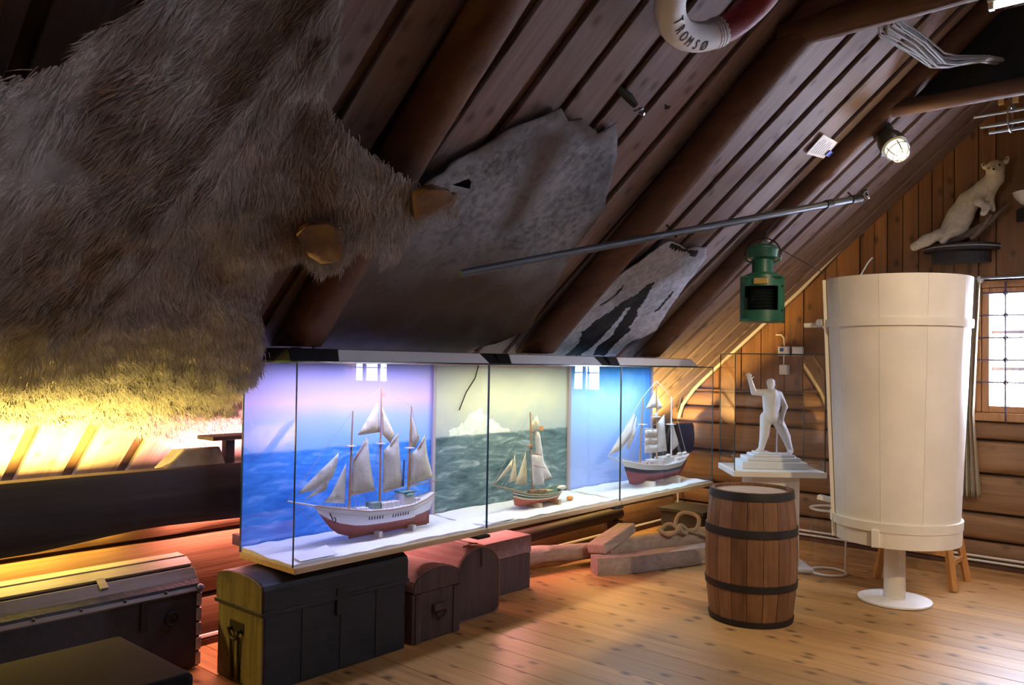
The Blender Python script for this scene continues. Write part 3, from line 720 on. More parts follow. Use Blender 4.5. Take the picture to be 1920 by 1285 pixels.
    def trap(ya, yb, xo, ex): # hood with a sloping front and splayed ends
        return MB().add([(-3.50, ya, z0), (xo, ya, z0), (xo, yb, z0), (-3.50, yb, z0), (-3.50, ya+ex, z1), (xo-.055, ya+ex, z1), (xo-.055, yb-ex, z1), (-3.50, yb-ex, z1)], [(3,2,1,0),(4,5,6,7),(0,1,5,4),(1,2,6,5),(2,3,7,6),(3,0,4,7)])
    hp('housing', trap(b0, b1, -3.262, .02), M_BLACK, bevel=.002)
    hp('front_panel', MB().add([(-3.258, a0, z0+.004), (-3.258, a1, z0+.004), (-3.308, a1-.03, z1-.003), (-3.308, a0+.03, z1-.003), (-3.262, a0, z0+.004), (-3.262, a1, z0+.004), (-3.313, a1-.03, z1-.003), (-3.313, a0+.03, z1-.003)],
        [(0,1,2,3),(7,6,5,4),(0,4,5,1),(1,5,6,2),(2,6,7,3),(3,7,4,0)]), plain('hood_grey', (.85, .87, .92), .4))
    l = area('case_tube_light', (-3.36, (y0+y1)/2, CZ1-.018), (-3.40, (y0+y1)/2, .5), y1-y0-.2, .10, CASEPOW[i], CASECOL[i])
    # label card lying on the snow
    if i < 2:
        cd = MB().add([(-3.315, y0+.06, CZ0+.024), (-3.235, y0+.05, CZ0+.018), (-3.235, y0+.26, CZ0+.018), (-3.315, y0+.25, CZ0+.05), (-3.315, y0+.06, CZ0+.026), (-3.235, y0+.05, CZ0+.020), (-3.235, y0+.26, CZ0+.020), (-3.315, y0+.25, CZ0+.052)], [(3,2,1,0),(4,5,6,7),(0,1,5,4),(1,2,6,5),(2,3,7,6),(3,0,4,7)]).build('label_card', M_PAPER)
        tag(cd, ('small white label card lying in the violet lit case', 'small white label card lying in the yellow lit case')[i], 'card')
# ------------------------------------------------------------------ model ships (outlines in metres: along the room, height)
S1=dict(
fore = [(2.695, 0.755), (2.709, 1.238)] ,
main = [(2.9, 0.785), (2.898, 1.36)] ,
miz = [(3.1, 0.811), (3.115, 1.252)] ,
spr = [(2.492, 0.772), (2.327, 0.816)] ,
jib1 = [(2.384, 0.843), (2.446, 0.892), (2.54, 0.962), (2.63, 1.027), (2.616, 0.956), (2.591, 0.899), (2.477, 0.849)] ,
jib2 = [(2.448, 0.806), (2.591, 0.899), (2.574, 0.842)] ,
jib3 = [(2.54, 0.784), (2.584, 0.819), (2.676, 0.97), (2.671, 0.765)] ,
fores = [(2.708, 0.802), (2.72, 0.981), (2.815, 1.101), (2.833, 0.976), (2.871, 0.813)] ,
stay = [(2.747, 1.11), (2.875, 1.278), (2.896, 1.119)] ,
mtop = [(2.908, 1.254), (2.958, 1.17), (3.001, 1.101), (2.971, 1.056), (2.914, 1.106)] ,
mains = [(2.927, 0.794), (2.926, 1.019), (2.971, 1.05), (3.027, 1.104), (3.046, 0.959), (3.071, 0.814)] ,
ztop = [(3.114, 1.212), (3.149, 1.146), (3.184, 1.071), (3.152, 1.016), (3.114, 1.035)] ,
zs = [(3.109, 0.81), (3.115, 0.978), (3.169, 1.015), (3.228, 1.081), (3.247, 0.977), (3.296, 0.837)] ,
boom = [(3.109, 0.808), (3.325, 0.821)] ,
gaff = [(2.966, 1.044), (3.039, 1.115)] ,
zgaff = [(3.169, 1.015), (3.231, 1.083)] ,
funnel = [(3.068, 0.958), (3.066, 0.81)] ,
sheer = [(2.492, 0.772), (2.581, 0.754), (2.7, 0.723), (2.874, 0.701), (3.037, 0.699), (3.198, 0.72), (3.287, 0.751)] ,
keel = [(2.566, 0.642), (2.63, 0.597), (2.714, 0.573), (2.838, 0.577), (3.04, 0.579), (3.229, 0.59)] ,
)
S2=dict(
mast = [(4.182, 0.688), (4.148, 1.183)] ,
spr = [(4.077, 0.68), (3.801, 0.746)] ,
stem = [(3.983, 0.676), (4.002, 0.58)] ,
stern = [(4.518, 0.666), (4.452, 0.572)] ,
gtop = [(4.15, 1.087), (4.232, 1.157), (4.264, 1.09), (4.209, 1.044), (4.156, 1.041)] ,
mains = [(4.271, 0.719), (4.223, 1.038), (4.238, 1.057), (4.275, 1.04), (4.323, 0.847), (4.418, 0.734)] ,
square = [(4.128, 0.919), (4.231, 0.9), (4.264, 0.703), (4.146, 0.712)] ,
jib1 = [(4.11, 0.926), (4.132, 0.722), (4.007, 0.728), (4.056, 0.818)] ,
jib2 = [(4.003, 0.922), (4.028, 0.754), (3.948, 0.745), (3.983, 0.847)] ,
jib3 = [(3.98, 0.891), (3.971, 0.837), (3.909, 0.798), (3.813, 0.751)] ,
flag = [(4.267, 1.084), (4.313, 1.079), (4.314, 1.056), (4.268, 1.055)] ,
boom = [(4.271, 0.716), (4.42, 0.728)] ,
yard1 = [(4.123, 0.925), (4.235, 0.9)] ,
yard2 = [(4.132, 0.843), (4.26, 0.815)] ,
)
S3=dict(
fore = [(5.471, 0.82), (5.511, 1.255)] ,
main = [(5.727, 0.801), (5.707, 1.377)] ,
miz = [(5.95, 0.793), (5.941, 1.246)] ,
spr = [(5.258, 0.761), (5.047, 0.832)] ,
stem = [(5.238, 0.762), (5.364, 0.571)] ,
stern = [(6.262, 0.754), (6.099, 0.578)] ,
jib1 = [(5.415, 1.131), (5.299, 1.034), (5.078, 0.839), (5.222, 0.86), (5.383, 0.962)] ,
jib2 = [(5.436, 1.104), (5.418, 0.96), (5.33, 0.86), (5.303, 0.877)] ,
stay = [(5.564, 1.159), (5.694, 1.291), (5.723, 1.164)] ,
mtop = [(5.721, 1.278), (5.81, 1.165), (5.742, 1.14)] ,
square = [(5.474, 1.015), (5.648, 1.002), (5.659, 0.814), (5.471, 0.824)] ,
mains = [(5.737, 0.809), (5.738, 1.037), (5.85, 1.104), (5.868, 0.967), (5.895, 0.809)] ,
zs = [(5.966, 0.8), (5.957, 1.06), (5.99, 1.01), (6.086, 0.853)] ,
)
SX = -3.45
def canvas(name, c1, c2, seams=True):
    n = NT(name); vec = n.coord((1, 1, 1)); tc = n.coord((1, 95, 10), False); f = n.noise(vec, 60, 4); w = n.noise(tc, 1., 2)
    cr = n.ramp(n.noise(n.coord((1, 1, 1)), 120, 3, .6, 1.5), [(.42, 0.), (.5, .55), (.58, 0.)])
    col = n.mix(n.math('MULTIPLY', cr, .6), n.mix(f, c1, c2), tuple(c*.45 for c in c1))
    n.bsdf(**{'Base Color': col, 'Roughness': .85, 'Normal': n.bump(n.math('ADD', f, w), .4, .004), 'Transmission Weight': 0.}); return n.m
M_SAIL = canvas('grey_sailcloth', (.55, .52, .41), (.72, .69, .56))
M_SAILC = canvas('cream_sailcloth', (.66, .56, .36), (.80, .72, .52))
M_SAILW = canvas('white_sailcloth', (.72, .68, .66), (.85, .82, .80))
M_SPAR = plain('varnished_spar', (.42, .22, .10), .5); M_SPARW = plain('white_spar', (.70, .66, .62), .5); M_ROPE = plain('rigging_cord', (.40, .36, .30), .9)
def ship_thing(name, label, loc):
    s = thing(name, label, 'model ship', loc); L = s.location
    def part(nm, mb, mat, **k): mb.v = [(x-L.x, y-L.y, z-L.z) for x, y, z in mb.v]; return mb.build(nm, mat, s, **k)
    return s, part
def hull(part, yb, ys, keel, beam, sheer, bands, rake=.10, stern_rake=.08, x0=SX, rail=None, fine=.55):
    """lofted hull; sheer(t) height, keel(t) depth, bands = [(name, f0, f1, mat)] as fractions of the height"""
    N, K = 28, 12
    def sec(t, f):
        zk, zs = keel(t), sheer(t); z = zk+(zs-zk)*f
        b = beam*(math.sin(math.pi*min(1, (.02+t)**fine*.98))**.75 if t < 1 else 0)
        b = beam*max(.02, min(1, (t/.32))**.7)*max(.28, min(1, ((1.02-t)/.30))**.6)
        wdt = b*(1-(1-f)**2.6)**.8 if f > 0 else 0.002
        wdt *= (.5+.5*f) if t > .8 else 1
        y = yb+(ys-yb)*t+rake*(1-f)*(1-t)**3-stern_rake*(1-f)*t**4
        return wdt, y, z
    for nm, f0, f1, mat in bands:
        vs = []; fs = []
        for i in range(N+1):
            row = []
            for j in range(K+1):
                w, y, z = sec(i/N, f0+(f1-f0)*j/K); row.append((x0+w, y, z))
            for j in range(K+1):
                w, y, z = sec(i/N, f1+(f0-f1)*j/K); row.append((x0-w, y, z))
            vs += row
        m = 2*K+2
        for i in range(N):
            for k in range(m-1): fs.append((i*m+k, i*m+k+1, (i+1)*m+k+1, (i+1)*m+k))
            fs.append((i*m+m-1, i*m, (i+1)*m, (i+1)*m+m-1))
        fs += [tuple(range(m)), tuple(N*m+k for k in range(m))[::-1]]
        part(nm, MB().add(vs, fs), mat, smooth=True)
    return sec
def rail_of(part, sec, f, mat, r, name='rail'):
    for s in (1, -1):
        part(name, MB().tube([(SX+s*sec(i/28, f)[0], sec(i/28, f)[1], sec(i/28, f)[2]) for i in range(29)], r, 5), mat, smooth=True)
def sail(part, poly, mat, x=SX, belly=.018, name='sail', twist=0.):
    v, f = fill2d(densify(poly, .03), .022); cy = sum(p[0] for p in poly)/len(poly)
    vs = [(x+belly*min(1, edge_dist(poly, y, z)/.05)+(y-cy)*twist, y, z) for y, z in v]
    b = MB().add(vs, f); o = part(name, b, mat, smooth=True)
    md = o.modifiers.new('thickness', 'SOLIDIFY'); md.thickness = .0022; return o
def spar(part, p, q, r, mat=None, name='spar', x=SX, x2=None):
    return part(name, MB().tube([(x, *p), (x if x2 is None else x2, *q)], [r, r*.6], 7), mat or M_SPAR, smooth=True)
def rig(part, lines, name='rigging', r=.0009, mat=None):
    b = MB()
    for p, q in lines: b.tube([p, q], r, 4, False)
    return part(name, b, mat or M_ROPE)
def shrouds(part, top, sec, ts, f=1., n=5):
    lines = []; ht = Vector((SX, *top))
    for sd in (1, -1):
        feet = []
        for t in ts:
            w, y, z = sec(t, f); feet.append(Vector((SX+sd*w, y, z)))
        for q in feet: lines.append((q, ht))
        for k in range(1, n): lines.append((feet[0].lerp(ht, k/(n+1)), feet[-1].lerp(ht, k/(n+1))))
    rig(part, lines, 'shrouds', .0008)
lin = lambda pts: (lambda t: float(np.interp(t, [p[0] for p in pts], [p[1] for p in pts])))
# ---- white three-masted auxiliary schooner
s1, p1 = ship_thing('model_schooner', 'model of a white three-masted schooner with red bottom and grey sails', (SX, 2.9, .575))
sh1 = lin([(0, .775), (.15, .752), (.35, .722), (.55, .712), (.75, .717), (.9, .735), (1, .757)])
kl1 = lin([(0, .70), (.06, .655), (.14, .615), (.25, .592), (1, .592)])
sec1 = hull(p1, 2.478, 3.29, kl1, .078, sh1, [('hull_bottom', .0, .44, plain('red_hull_paint', (.24, .045, .035), .5)), ('hull_topside', .44, 1., plain('white_hull_paint', (.72, .72, .76), .45))], .06, .06)
rail_of(p1, sec1, 1.0, plain('tan_rail', (.45, .30, .16), .5), .0035)
rail_of(p1, sec1, .80, M_SPARW, .0018, 'rubbing_strake')
deck = MB(); dv = []; 
for i in range(2, 28):
    w, y, z = sec1(i/28, .93); dv += [(SX-w*.96, y, z), (SX+w*.96, y, z)]
deck.add(dv, [(2*i, 2*i+1, 2*i+3, 2*i+2) for i in range(25)]); p1('deck', deck, plain('deck_wood', (.40, .26, .14), .7))
def wy(y): return (y-2.478)/(3.29-2.478)
pr = plain('port_dark', (.03, .04, .07), .4)
for k in list(range(6))+list(range(9, 16)):
    t = .355+k*.0225; w, y, z = sec1(t, .735); b = MB().box((SX+w-.004, y-.0028, z-.010), (SX+w+.0015, y+.0028, z+.010)); p1('gun_port' if 0 else 'freeing_port', b, pr)
p1('keel', MB().bar((SX, 2.70, .587), (SX, 3.245, .587), .008, .014), plain('red_keel', (.22, .04, .03), .5))
p1('rudder', MB().box((SX-.003, 3.225, .585), (SX+.003, 3.262, .665)), plain('red_keel', (.22, .04, .03), .5))
for yy in (2.86, 3.10): p1('stand', MB().box((SX-.05, yy, .564), (SX+.05, yy+.022, .600)), M_WHITE)
spar(p1, S1['spr'][0], S1['spr'][1], .0055, M_SPARW, 'bowsprit')
for a, nm in (('fore', 'mast'), ('main', 'mast'), ('miz', 'mast')):
    q = S1[a]; spar(p1, (q[0][0], q[0][1]-.05), q[1], .0065, M_SPAR, nm)
    zc = q[0][1]+(q[1][1]-q[0][1])*(.62 if a == 'fore' else .47); yc = q[0][0]+(q[1][0]-q[0][0])*.5
    p1('crosstree', MB().box((SX-.024, yc-.018, zc), (SX+.024, yc+.018, zc+.005)), M_SPARW)
for a in ('jib1', 'jib2', 'jib3', 'fores', 'stay', 'mtop', 'mains', 'ztop', 'zs'):
    sail(p1, S1[a], M_SAILC if a in ('stay', 'mtop') else M_SAIL, SX-.006 if a != 'jib2' else SX-.03, .016)
for a in ('boom', 'gaff', 'zgaff'): spar(p1, S1[a][0], S1[a][1], .0035, M_SPAR, 'boom' if a == 'boom' else 'gaff')
spar(p1, S1['fores'][0], S1['fores'][-1], .003, M_SPAR, 'boom'); spar(p1, S1['mains'][0], S1['mains'][-1], .003, M_SPAR, 'boom')
spar(p1, S1['fores'][1], S1['fores'][2], .003, M_SPAR, 'gaff')
p1('exhaust_pipe', MB().tube([(SX, *S1['funnel'][1]), (SX, *S1['funnel'][0])], .005, 8), plain('blue_pipe', (.05, .09, .22), .4), smooth=True)
for (ya, yb, h, m) in ((2.74, 2.80, .02, M_SPARW), (2.83, 2.89, .045, plain('green_house', (.20, .28, .24), .5)), (2.88, 3.02, .04, M_SPARW), (3.04, 3.12, .075, M_SPARW), (3.13, 3.17, .03, M_SPARW)):
    z = sh1(wy(ya))-.012; p1('deckhouse', MB().box((SX-.032, ya, z), (SX+.032, yb, z+h)), m, bevel=.002)
p1('lifeboat', MB().ball((SX+.035, 3.08, sh1(.75)+.05), .03, 10, 6, .45, 1, .4), plain('green_boat', (.15, .30, .27), .5), smooth=True)
p1('wheelhouse_roof', MB().box((SX-.04, 3.035, sh1(.75)+.063), (SX+.04, 3.125, sh1(.75)+.07)), plain('green_boat', (.15, .30, .27), .5))
p1('anchor', MB().tube([(SX+.035, 2.55, .735), (SX+.05, 2.56, .70)], .003, 6).torus((SX+.05, 2.565, .70), .012, .003, Matrix.Rotation(math.pi/2, 4, 'Y'), 10, 5, 0, math.pi), M_IRON)
t1 = S1['main'][1]
p1('flag', MB().box((SX-.0008, t1[0]+.004, t1[1]-.05), (SX+.0008, t1[0]+.03, t1[1]-.025)), plain('pale_red_flag', (.6, .25, .2), .7))
rig(p1, [((SX, *S1['spr'][1]), (SX, *S1['fore'][1])), ((SX, 2.42, .80), (SX, 2.70, 1.05)), ((SX, *S1['fore'][1]), (SX, *S1['main'][1])), ((SX, *S1['main'][1]), (SX, *S1['miz'][1])), ((SX, *S1['miz'][1]), (SX, 3.28, .76)), ((SX, *S1['spr'][1]), (SX, 2.53, .67)), ((SX+.02, 2.36, .81), (SX+.03, 2.55, .70))], 'stay_lines', .0011)
for a, ts in (('fore', (.22, .26, .30, .34)), ('main', (.47, .51, .55, .59)), ('miz', (.72, .76, .80))):
    q = S1[a]; shrouds(p1, (q[1][0], q[0][1]+(q[1][1]-q[0][1])*.55), sec1, ts)
# railing stanchions
b = MB()
for i in range(4, 27):
    for sd in (1, -1):
        w, y, z = sec1(i/28, 1.); b.tube([(SX+sd*w*.97, y, z), (SX+sd*w*.97, y, z+.016)], .0009, 4)
p1('stanchions', b, M_SPARW)['kind'] = 'stuff'
# ---- small single-masted sloop
s2, p2 = ship_thing('model_sloop', 'small model sloop with red bottom, striped hull and cream sails', (SX, 4.2, .575))
sh2 = lin([(0, .690), (.2, .662), (.5, .645), (.8, .652), (1, .675)]); kl2 = lin([(0, .60), (.1, .582), (1, .588)])
sec2 = hull(p2, 3.985, 4.50, kl2, .082, sh2, [('hull_bottom', 0., .55, plain('coral_hull_paint', (.42, .10, .06), .5)), ('waterline_band', .55, .67, plain('cream_band', (.62, .55, .38), .5)), ('hull_topside', .67, .80, plain('green_black_band', (.03, .06, .055), .5)), ('upper_strake', .80, .88, plain('cream_band', (.62, .55, .38), .5)), ('sheer_strake', .88, 1., plain('teal_band', (.07, .15, .13), .5))], .02, .05)
rail_of(p2, sec2, 1.0, plain('tan_rail', (.45, .30, .16), .5), .003)
dv = []
for i in range(1, 28):
    w, y, z = sec2(i/28, .94); dv += [(SX-w*.96, y, z), (SX+w*.96, y, z)]
p2('deck', MB().add(dv, [(2*i, 2*i+1, 2*i+3, 2*i+2) for i in range(26)]), plain('deck_pine', (.60, .44, .22), .7))
for yy in (4.16, 4.36): p2('stand', MB().box((SX-.03, yy, .564), (SX+.085, yy+.022, .600)), plain('stand_pine', (.62, .44, .26), .6))
spar(p2, (4.08, .672), S2['spr'][1], .0045, None, 'bowsprit'); spar(p2, (4.19, .65), S2['mast'][1], .0075, None, 'mast')
p2('masthead_cap', MB().box((SX-.014, 4.138, .955), (SX+.014, 4.168, .967)), M_SPAR)
sail(p2, S2['gtop'], M_SAIL, SX-.01, .008); sail(p2, S2['mains'], M_SAILW, SX-.02, .02)
sail(p2, S2['jib1'], M_SAILC, SX-.0, .012); sail(p2, S2['jib2'], M_SAILC, SX, .012); sail(p2, S2['jib3'], M_SAILC, SX, .008)
sail(p2, S2['square'], M_SAILW, SX+.035, .014)
spar(p2, S2['yard1'][0], S2['yard1'][1], .003, None, 'yard', SX+.035); spar(p2, S2['yard2'][0], S2['yard2'][1], .003, None, 'yard', SX+.047)
spar(p2, S2['boom'][0], S2['boom'][1], .0035, None, 'boom', SX-.02); spar(p2, (4.20, 1.02), (4.28, 1.06), .0028, None, 'gaff', SX-.02)
p2('flag', MB().box((SX-.021, 4.268, 1.056), (SX-.019, 4.312, 1.084)), plain('orange_flag', (.75, .33, .10), .7))
for (ya, yb, h, m) in ((4.16, 4.21, .035, M_SPAR), (4.26, 4.30, .028, M_SPAR), (4.31, 4.37, .02, plain('deck_pine', (.60, .44, .22), .7))):
    p2('hatch', MB().box((SX-.025, ya, .635), (SX+.03, yb, .64+h)), m, bevel=.002)
p2('rowing_boat', MB().ball((SX+.05, 4.43, .672), .045, 10, 6, .5, 1, .35), M_SPARW, smooth=True)
rig(p2, [((SX, *S2['spr'][1]), (SX, *S2['mast'][1])), ((SX, 3.90, .715), (SX, 4.16, .99)), ((SX, *S2['mast'][1]), (SX, 4.50, .68)), ((SX, 3.83, .74), (SX, 4.0, .62)), ((SX+.03, 3.83, .74), (SX+.03, 4.0, .66)), ((SX, 4.40, .735), (SX, 4.28, 1.05)), ((SX, 3.86, .72), (SX, 4.11, .93))], 'stay_lines', .001)
shrouds(p2, (4.158, .96), sec2, (.30, .36, .42, .48))
bu = MB().ball((SX+.03, 4.55, .585), .022, 10, 6, 1, 1.3, .7).build('model_buoy', plain('orange_flag', (.75, .33, .10), .7), None, True)
tag(bu, 'tiny orange float lying on the snow behind the small sloop', 'float')
# ---- black and red three-masted barque
s3, p3 = ship_thing('model_barque', 'model of a three-masted ship with white bulwark, black band and dark red bottom', (SX, 5.7, .575))
sh3 = lin([(0, .785), (.2, .745), (.5, .718), (.8, .732), (1, .765)]); kl3 = lin([(0, .60), (.12, .582), (1, .60)])
sec3 = hull(p3, 5.235, 6.19, kl3, .105, sh3, [('hull_bottom', 0., .56, plain('maroon_hull_paint', (.20, .035, .05), .5)), ('hull_topside', .56, .74, plain('black_hull_paint', (.012, .012, .025), .45)), ('bulwark', .74, 1., plain('grey_white_bulwark', (.55, .56, .60), .5))], .10, .10)
rail_of(p3, sec3, 1.0, M_SPARW, .004)
dv = []
for i in range(1, 28):
    w, y, z = sec3(i/28, .93); dv += [(SX-w*.96, y, z), (SX+w*.96, y, z)]
p3('deck', MB().add(dv, [(2*i, 2*i+1, 2*i+3, 2*i+2) for i in range(26)]), plain('deck_wood', (.40, .26, .14), .7))
for yy in (5.50, 5.88): p3('stand', MB().box((SX-.03, yy, .564), (SX+.11, yy+.03, .610)), M_WHITE)
spar(p3, S3['spr'][0], S3['spr'][1], .006, M_SPARW, 'bowsprit')
for a in ('fore', 'main', 'miz'):
    q = S3[a]; spar(p3, (q[0][0], q[0][1]-.10), q[1], .008, M_SPAR if a != 'miz' else M_SPARW, 'mast')
    zc = q[0][1]+(q[1][1]-q[0][1])*.5; p3('crosstree', MB().box((SX-.03, q[1][0]-.028, zc), (SX+.03, q[1][0]+.03, zc+.006)), M_SPARW)
p3('crow_nest', MB().lathe([(.012, 0), (.014, .028)], 10, (SX, 5.709, 1.10)), M_SPARW, smooth=True)
for a in ('jib1', 'jib2', 'stay', 'mtop', 'mains', 'zs'): sail(p3, S3[a], M_SAILW, SX-.01, .02)
q = S3['square']; A, B, Cc, D = [Vector((0, *p)) for p in q]
for k in range(3):
    f0, f1 = (0, .33, .62, 1.)[k]+.012, (0, .33, .62, 1.)[k+1]-.012
    a, b, c, d = A.lerp(D, f0), B.lerp(Cc, f0), B.lerp(Cc, f1), A.lerp(D, f1)
    sail(p3, [(v.y, v.z) for v in (a, b, c, d)], M_SAILW, SX+.045, .02)
    spar(p3, (a.y-.01, a.z), (b.y+.012, b.z), .0035, M_SPARW, 'yard', SX+.045)
for (ya, yb, h, m) in ((5.36, 5.42, .03, M_SPARW), (5.50, 5.60, .035, plain('deck_cargo', (.50, .34, .30), .6)), (5.62, 5.70, .045, M_SPARW), (5.76, 5.92, .055, M_SPARW), (5.97, 6.08, .035, M_SPARW)):
    p3('deckhouse', MB().box((SX-.045, ya, .70), (SX+.045, yb, .715+h)), m, bevel=.003)
for yy in (5.80, 5.98, 6.06): p3('lifeboat', MB().ball((SX+.06, yy, .785), .035, 10, 6, .45, 1, .4), M_SPARW, smooth=True)
for yy in (5.52, 5.62, 5.72): p3('barrel', MB().tube([(SX+.06, yy, .72), (SX+.06, yy, .752)], .012, 8), plain('deck_cargo', (.50, .34, .30), .6), smooth=True)
rig(p3, [((SX, *S3['spr'][1]), (SX, *S3['fore'][1])), ((SX, *S3['fore'][1]), (SX, *S3['main'][1])), ((SX, *S3['main'][1]), (SX, *S3['miz'][1])), ((SX, *S3['miz'][1]), (SX, 6.19, .77)), ((SX, *S3['spr'][1]), (SX, 5.30, .66)), ((SX, 5.15, .80), (SX, 5.48, 1.05))], 'stay_lines', .0014, M_SPARW)
for a, ts in (('fore', (.22, .26, .30)), ('main', (.48, .52, .56)), ('miz', (.72, .76, .80))):
    qq = S3[a]; shrouds(p3, (qq[1][0], qq[0][1]+(qq[1][1]-qq[0][1])*.55), sec3, ts)
b = MB()
for i in range(1, 28):
    for sd in (1, -1):
        w, y, z = sec3(i/28, 1.); b.tube([(SX+sd*w*.97, y, z), (SX+sd*w*.97, y, z+.022)], .0012, 4)
p3('stanchions', b, M_SPARW)['kind'] = 'stuff'
# ------------------------------------------------------------------ chests and trunks along the wall
def ring_handle(part, c, R, axis='x', mat=None):
    M = Matrix.Rotation(math.pi/2, 4, 'Y') if axis == 'x' else Matrix.Rotation(math.pi/2, 4, 'X')
    return MB().torus(c, R, .006, M, 16, 6)
def arc_profile(a, b, z0, zlip, zc, n=10):
    """lid end outline from a to b across, springing at zlip, crown zc"""
    pts = [(a, z0), (b, z0), (b, zlip)]; c = (a+b)/2; h = (b-a)/2
    for k in range(1, n): an = math.pi*k/n; pts.append((c+h*math.cos(an), zlip+(zc-zlip)*math.sin(an)**.8))
    return pts+[(a, zlip)]
M_CH1 = wood('dark_chest_wood', (.005, .0045, .006), (.011, .010, .012), (.024, .021, .024), axis=1, grain=.8, rough=.6, knots=False, vary=.03, bump=.6, wear=.6)
M_CH1E = wood('olive_lit_chest_end', (.03, .022, .010), (.10, .080, .040), (.19, .155, .08), axis=2, grain=.9, rough=.75, knots=False, vary=.03, bump=.9, wear=.9)  # olive end wood, with the yellow light falling on it put into the colour
M_CH2 = wood('red_brown_chest_wood', (.025, .014, .011), (.06, .034, .028), (.10, .058, .05), axis=2, grain=.8, rough=.65, knots=False, vary=.05, bump=.6, wear=.5)
M_CH2L = wood('pink_lit_lid_wood', (.14, .08, .07), (.25, .15, .135), (.34, .22, .20), axis=0, grain=.8, rough=.65, knots=False, vary=.05, bump=.6, wear=.4)  # lids and trunk body: pink lamp light put into the wood colour
def rel(o):
    L = o.location
    def part(name, mb, mat, **k): mb.v = [(x-L.x, y-L.y, z-L.z) for x, y, z in mb.v]; return mb.build(name, mat, o, **k)
    return part
# 1: long dark chest under the violet case
x0, x1, y0, y1 = -3.66, -3.275, 2.10, 2.94
c = thing('sea_chest', 'long dark sea chest with domed lid and olive yellow-lit end under the violet lit case', 'chest', ((x0+x1)/2, (y0+y1)/2, 0)); P = rel(c)
P('body', MB().box((x0, y0, .0), (x1, y1, .352)), M_CH1, bevel=.008)
P('lid', MB().prism(arc_profile(x0-.008, x1+.008, .358, .46, .513), lambda u, v, t: (u, t, v), y0-.010, y1+.01), M_CH1, bevel=.005)
P('end_panel', MB().box((x0+.004, y0-.006, .004), (x1-.004, y0+.002, .35)), M_CH1E, bevel=.003)
P('end_panel', MB().prism(arc_profile(x0, x1, .362, .458, .510), lambda u, v, t: (u, t, v), y0-.016, y0-.008), M_CH1E)
P('lid_lip', MB().box((x0-.012, y0-.02, .345), (x1+.014, y1+.014, .364)), M_CH1, bevel=.003)
for yy in (2.30, 2.52, 2.74): P('strap', MB().box((x1-.002, yy, .01), (x1+.004, yy+.05, .345)), M_IRON)
P('hasp', MB().box((x1+.002, 2.49, .27), (x1+.014, 2.55, .40)), M_IRON, bevel=.002)
xc = (x0+x1)/2-.05
h = P('handle', MB().torus((xc+.03, y0-.025, .245), .038, .007, Matrix.Rotation(math.pi/2, 4, 'X'), 16, 6, math.pi, 2*math.pi).tube([(xc-.012, y0-.004, .25), (xc-.012, y0-.03, .245)], .009, 6).tube([(xc+.07, y0-.004, .25), (xc+.07, y0-.03, .245)], .009, 6), M_IRON, smooth=True)
P('handle_plate', MB().box((xc-.03, y0-.010, .235), (xc+.09, y0-.004, .285)), M_IRON, bevel=.002)
P('rope_beckets', MB().tube([(xc-.005, y0-.018, .22), (xc+.0, y0-.012, .02)], .007, 6).tube([(xc+.06, y0-.018, .22), (xc+.055, y0-.012, .02)], .007, 6), M_IRON, smooth=True)
# 2: small domed chest, end towards the room
x0, x1, y0, y1 = -3.98, -3.275, 2.99, 3.352
c = thing('sea_chest', 'small low reddish sea chest with domed lid, its end facing the room', 'chest', ((x0+x1)/2, (y0+y1)/2, 0)); P = rel(c)
P('body', MB().box((x0, y0, 0), (x1, y1, .268)), M_CH2, bevel=.008)
lidpoly = [(y0-.006, .275), (y1+.006, .275), (y1+.006, .305)]+[((y0+y1)/2+(y1-y0+.012)/2*math.cos(math.pi*k/10), .305+.085*math.sin(math.pi*k/10)) for k in range(1, 10)]+[(y0-.006, .305)]
P('lid', MB().prism(lidpoly, lambda u, v, t: (t, u, v), x0, x1+.008), M_CH2L, bevel=.004)
P('lid_end', MB().prism([(u*.985+(y0+y1)/2*.015, v-.004) for u, v in lidpoly], lambda u, v, t: (t, u, v), x1+.006, x1+.014), M_CH2)
P('end_batten', MB().box((x1, y0+.02, .0), (x1+.007, y0+.06, .262)), M_CH2, bevel=.002); P('end_batten', MB().box((x1, y1-.06, .0), (x1+.007, y1-.02, .262)), M_CH2, bevel=.002)
P('becket_block', MB().box((x1, 3.13, .15), (x1+.025, 3.23, .19)), M_CH2, bevel=.006)
P('handle', MB().torus((x1+.022, 3.18, .15), .035, .007, Matrix.Rotation(math.pi/2, 4, 'Y'), 14, 6, -math.pi/2, math.pi/2), M_IRON, smooth=True)
# 3: taller round-topped trunk with rounded corners
x0, x1, y0, y1 = -3.98, -3.36, 3.40, 3.765
c = thing('round_top_trunk', 'round-topped brown leather trunk with rounded corners beside the flat box', 'trunk', ((x0+x1)/2, (y0+y1)/2, 0)); P = rel(c)
prof = []; r = .05; hh = (y1-y0)/2; yc = (y0+y1)/2
for k in range(5): an = math.pi+math.pi/2*k/4; prof.append((y0+r+r*math.cos(an), r+r*math.sin(an)))
for k in range(5): an = 1.5*math.pi+math.pi/2*k/4; prof.append((y1-r+r*math.cos(an), r+r*math.sin(an)))
for k in range(11): an = math.pi*k/10; prof.append((yc+hh*math.cos(an), .275+.140*math.sin(an)))
P('body', MB().prism(prof, lambda u, v, t: (t, u, v), x0, x1), M_CH2L, bevel=.006)
P('end_panel', MB().prism([(yc+(u-yc)*.95, .2+(v-.2)*.955) for u, v in prof], lambda u, v, t: (t, u, v), x1-.002, x1+.006), M_CH2)
P('piping', MB().tube([(x1+.004, u, v) for u, v in [(yc+(u-yc)*.985, .2+(v-.2)*.985) for u, v in prof]], .006, 6, True, True), plain('worn_leather_edge', (.20, .11, .07), .7), smooth=True)
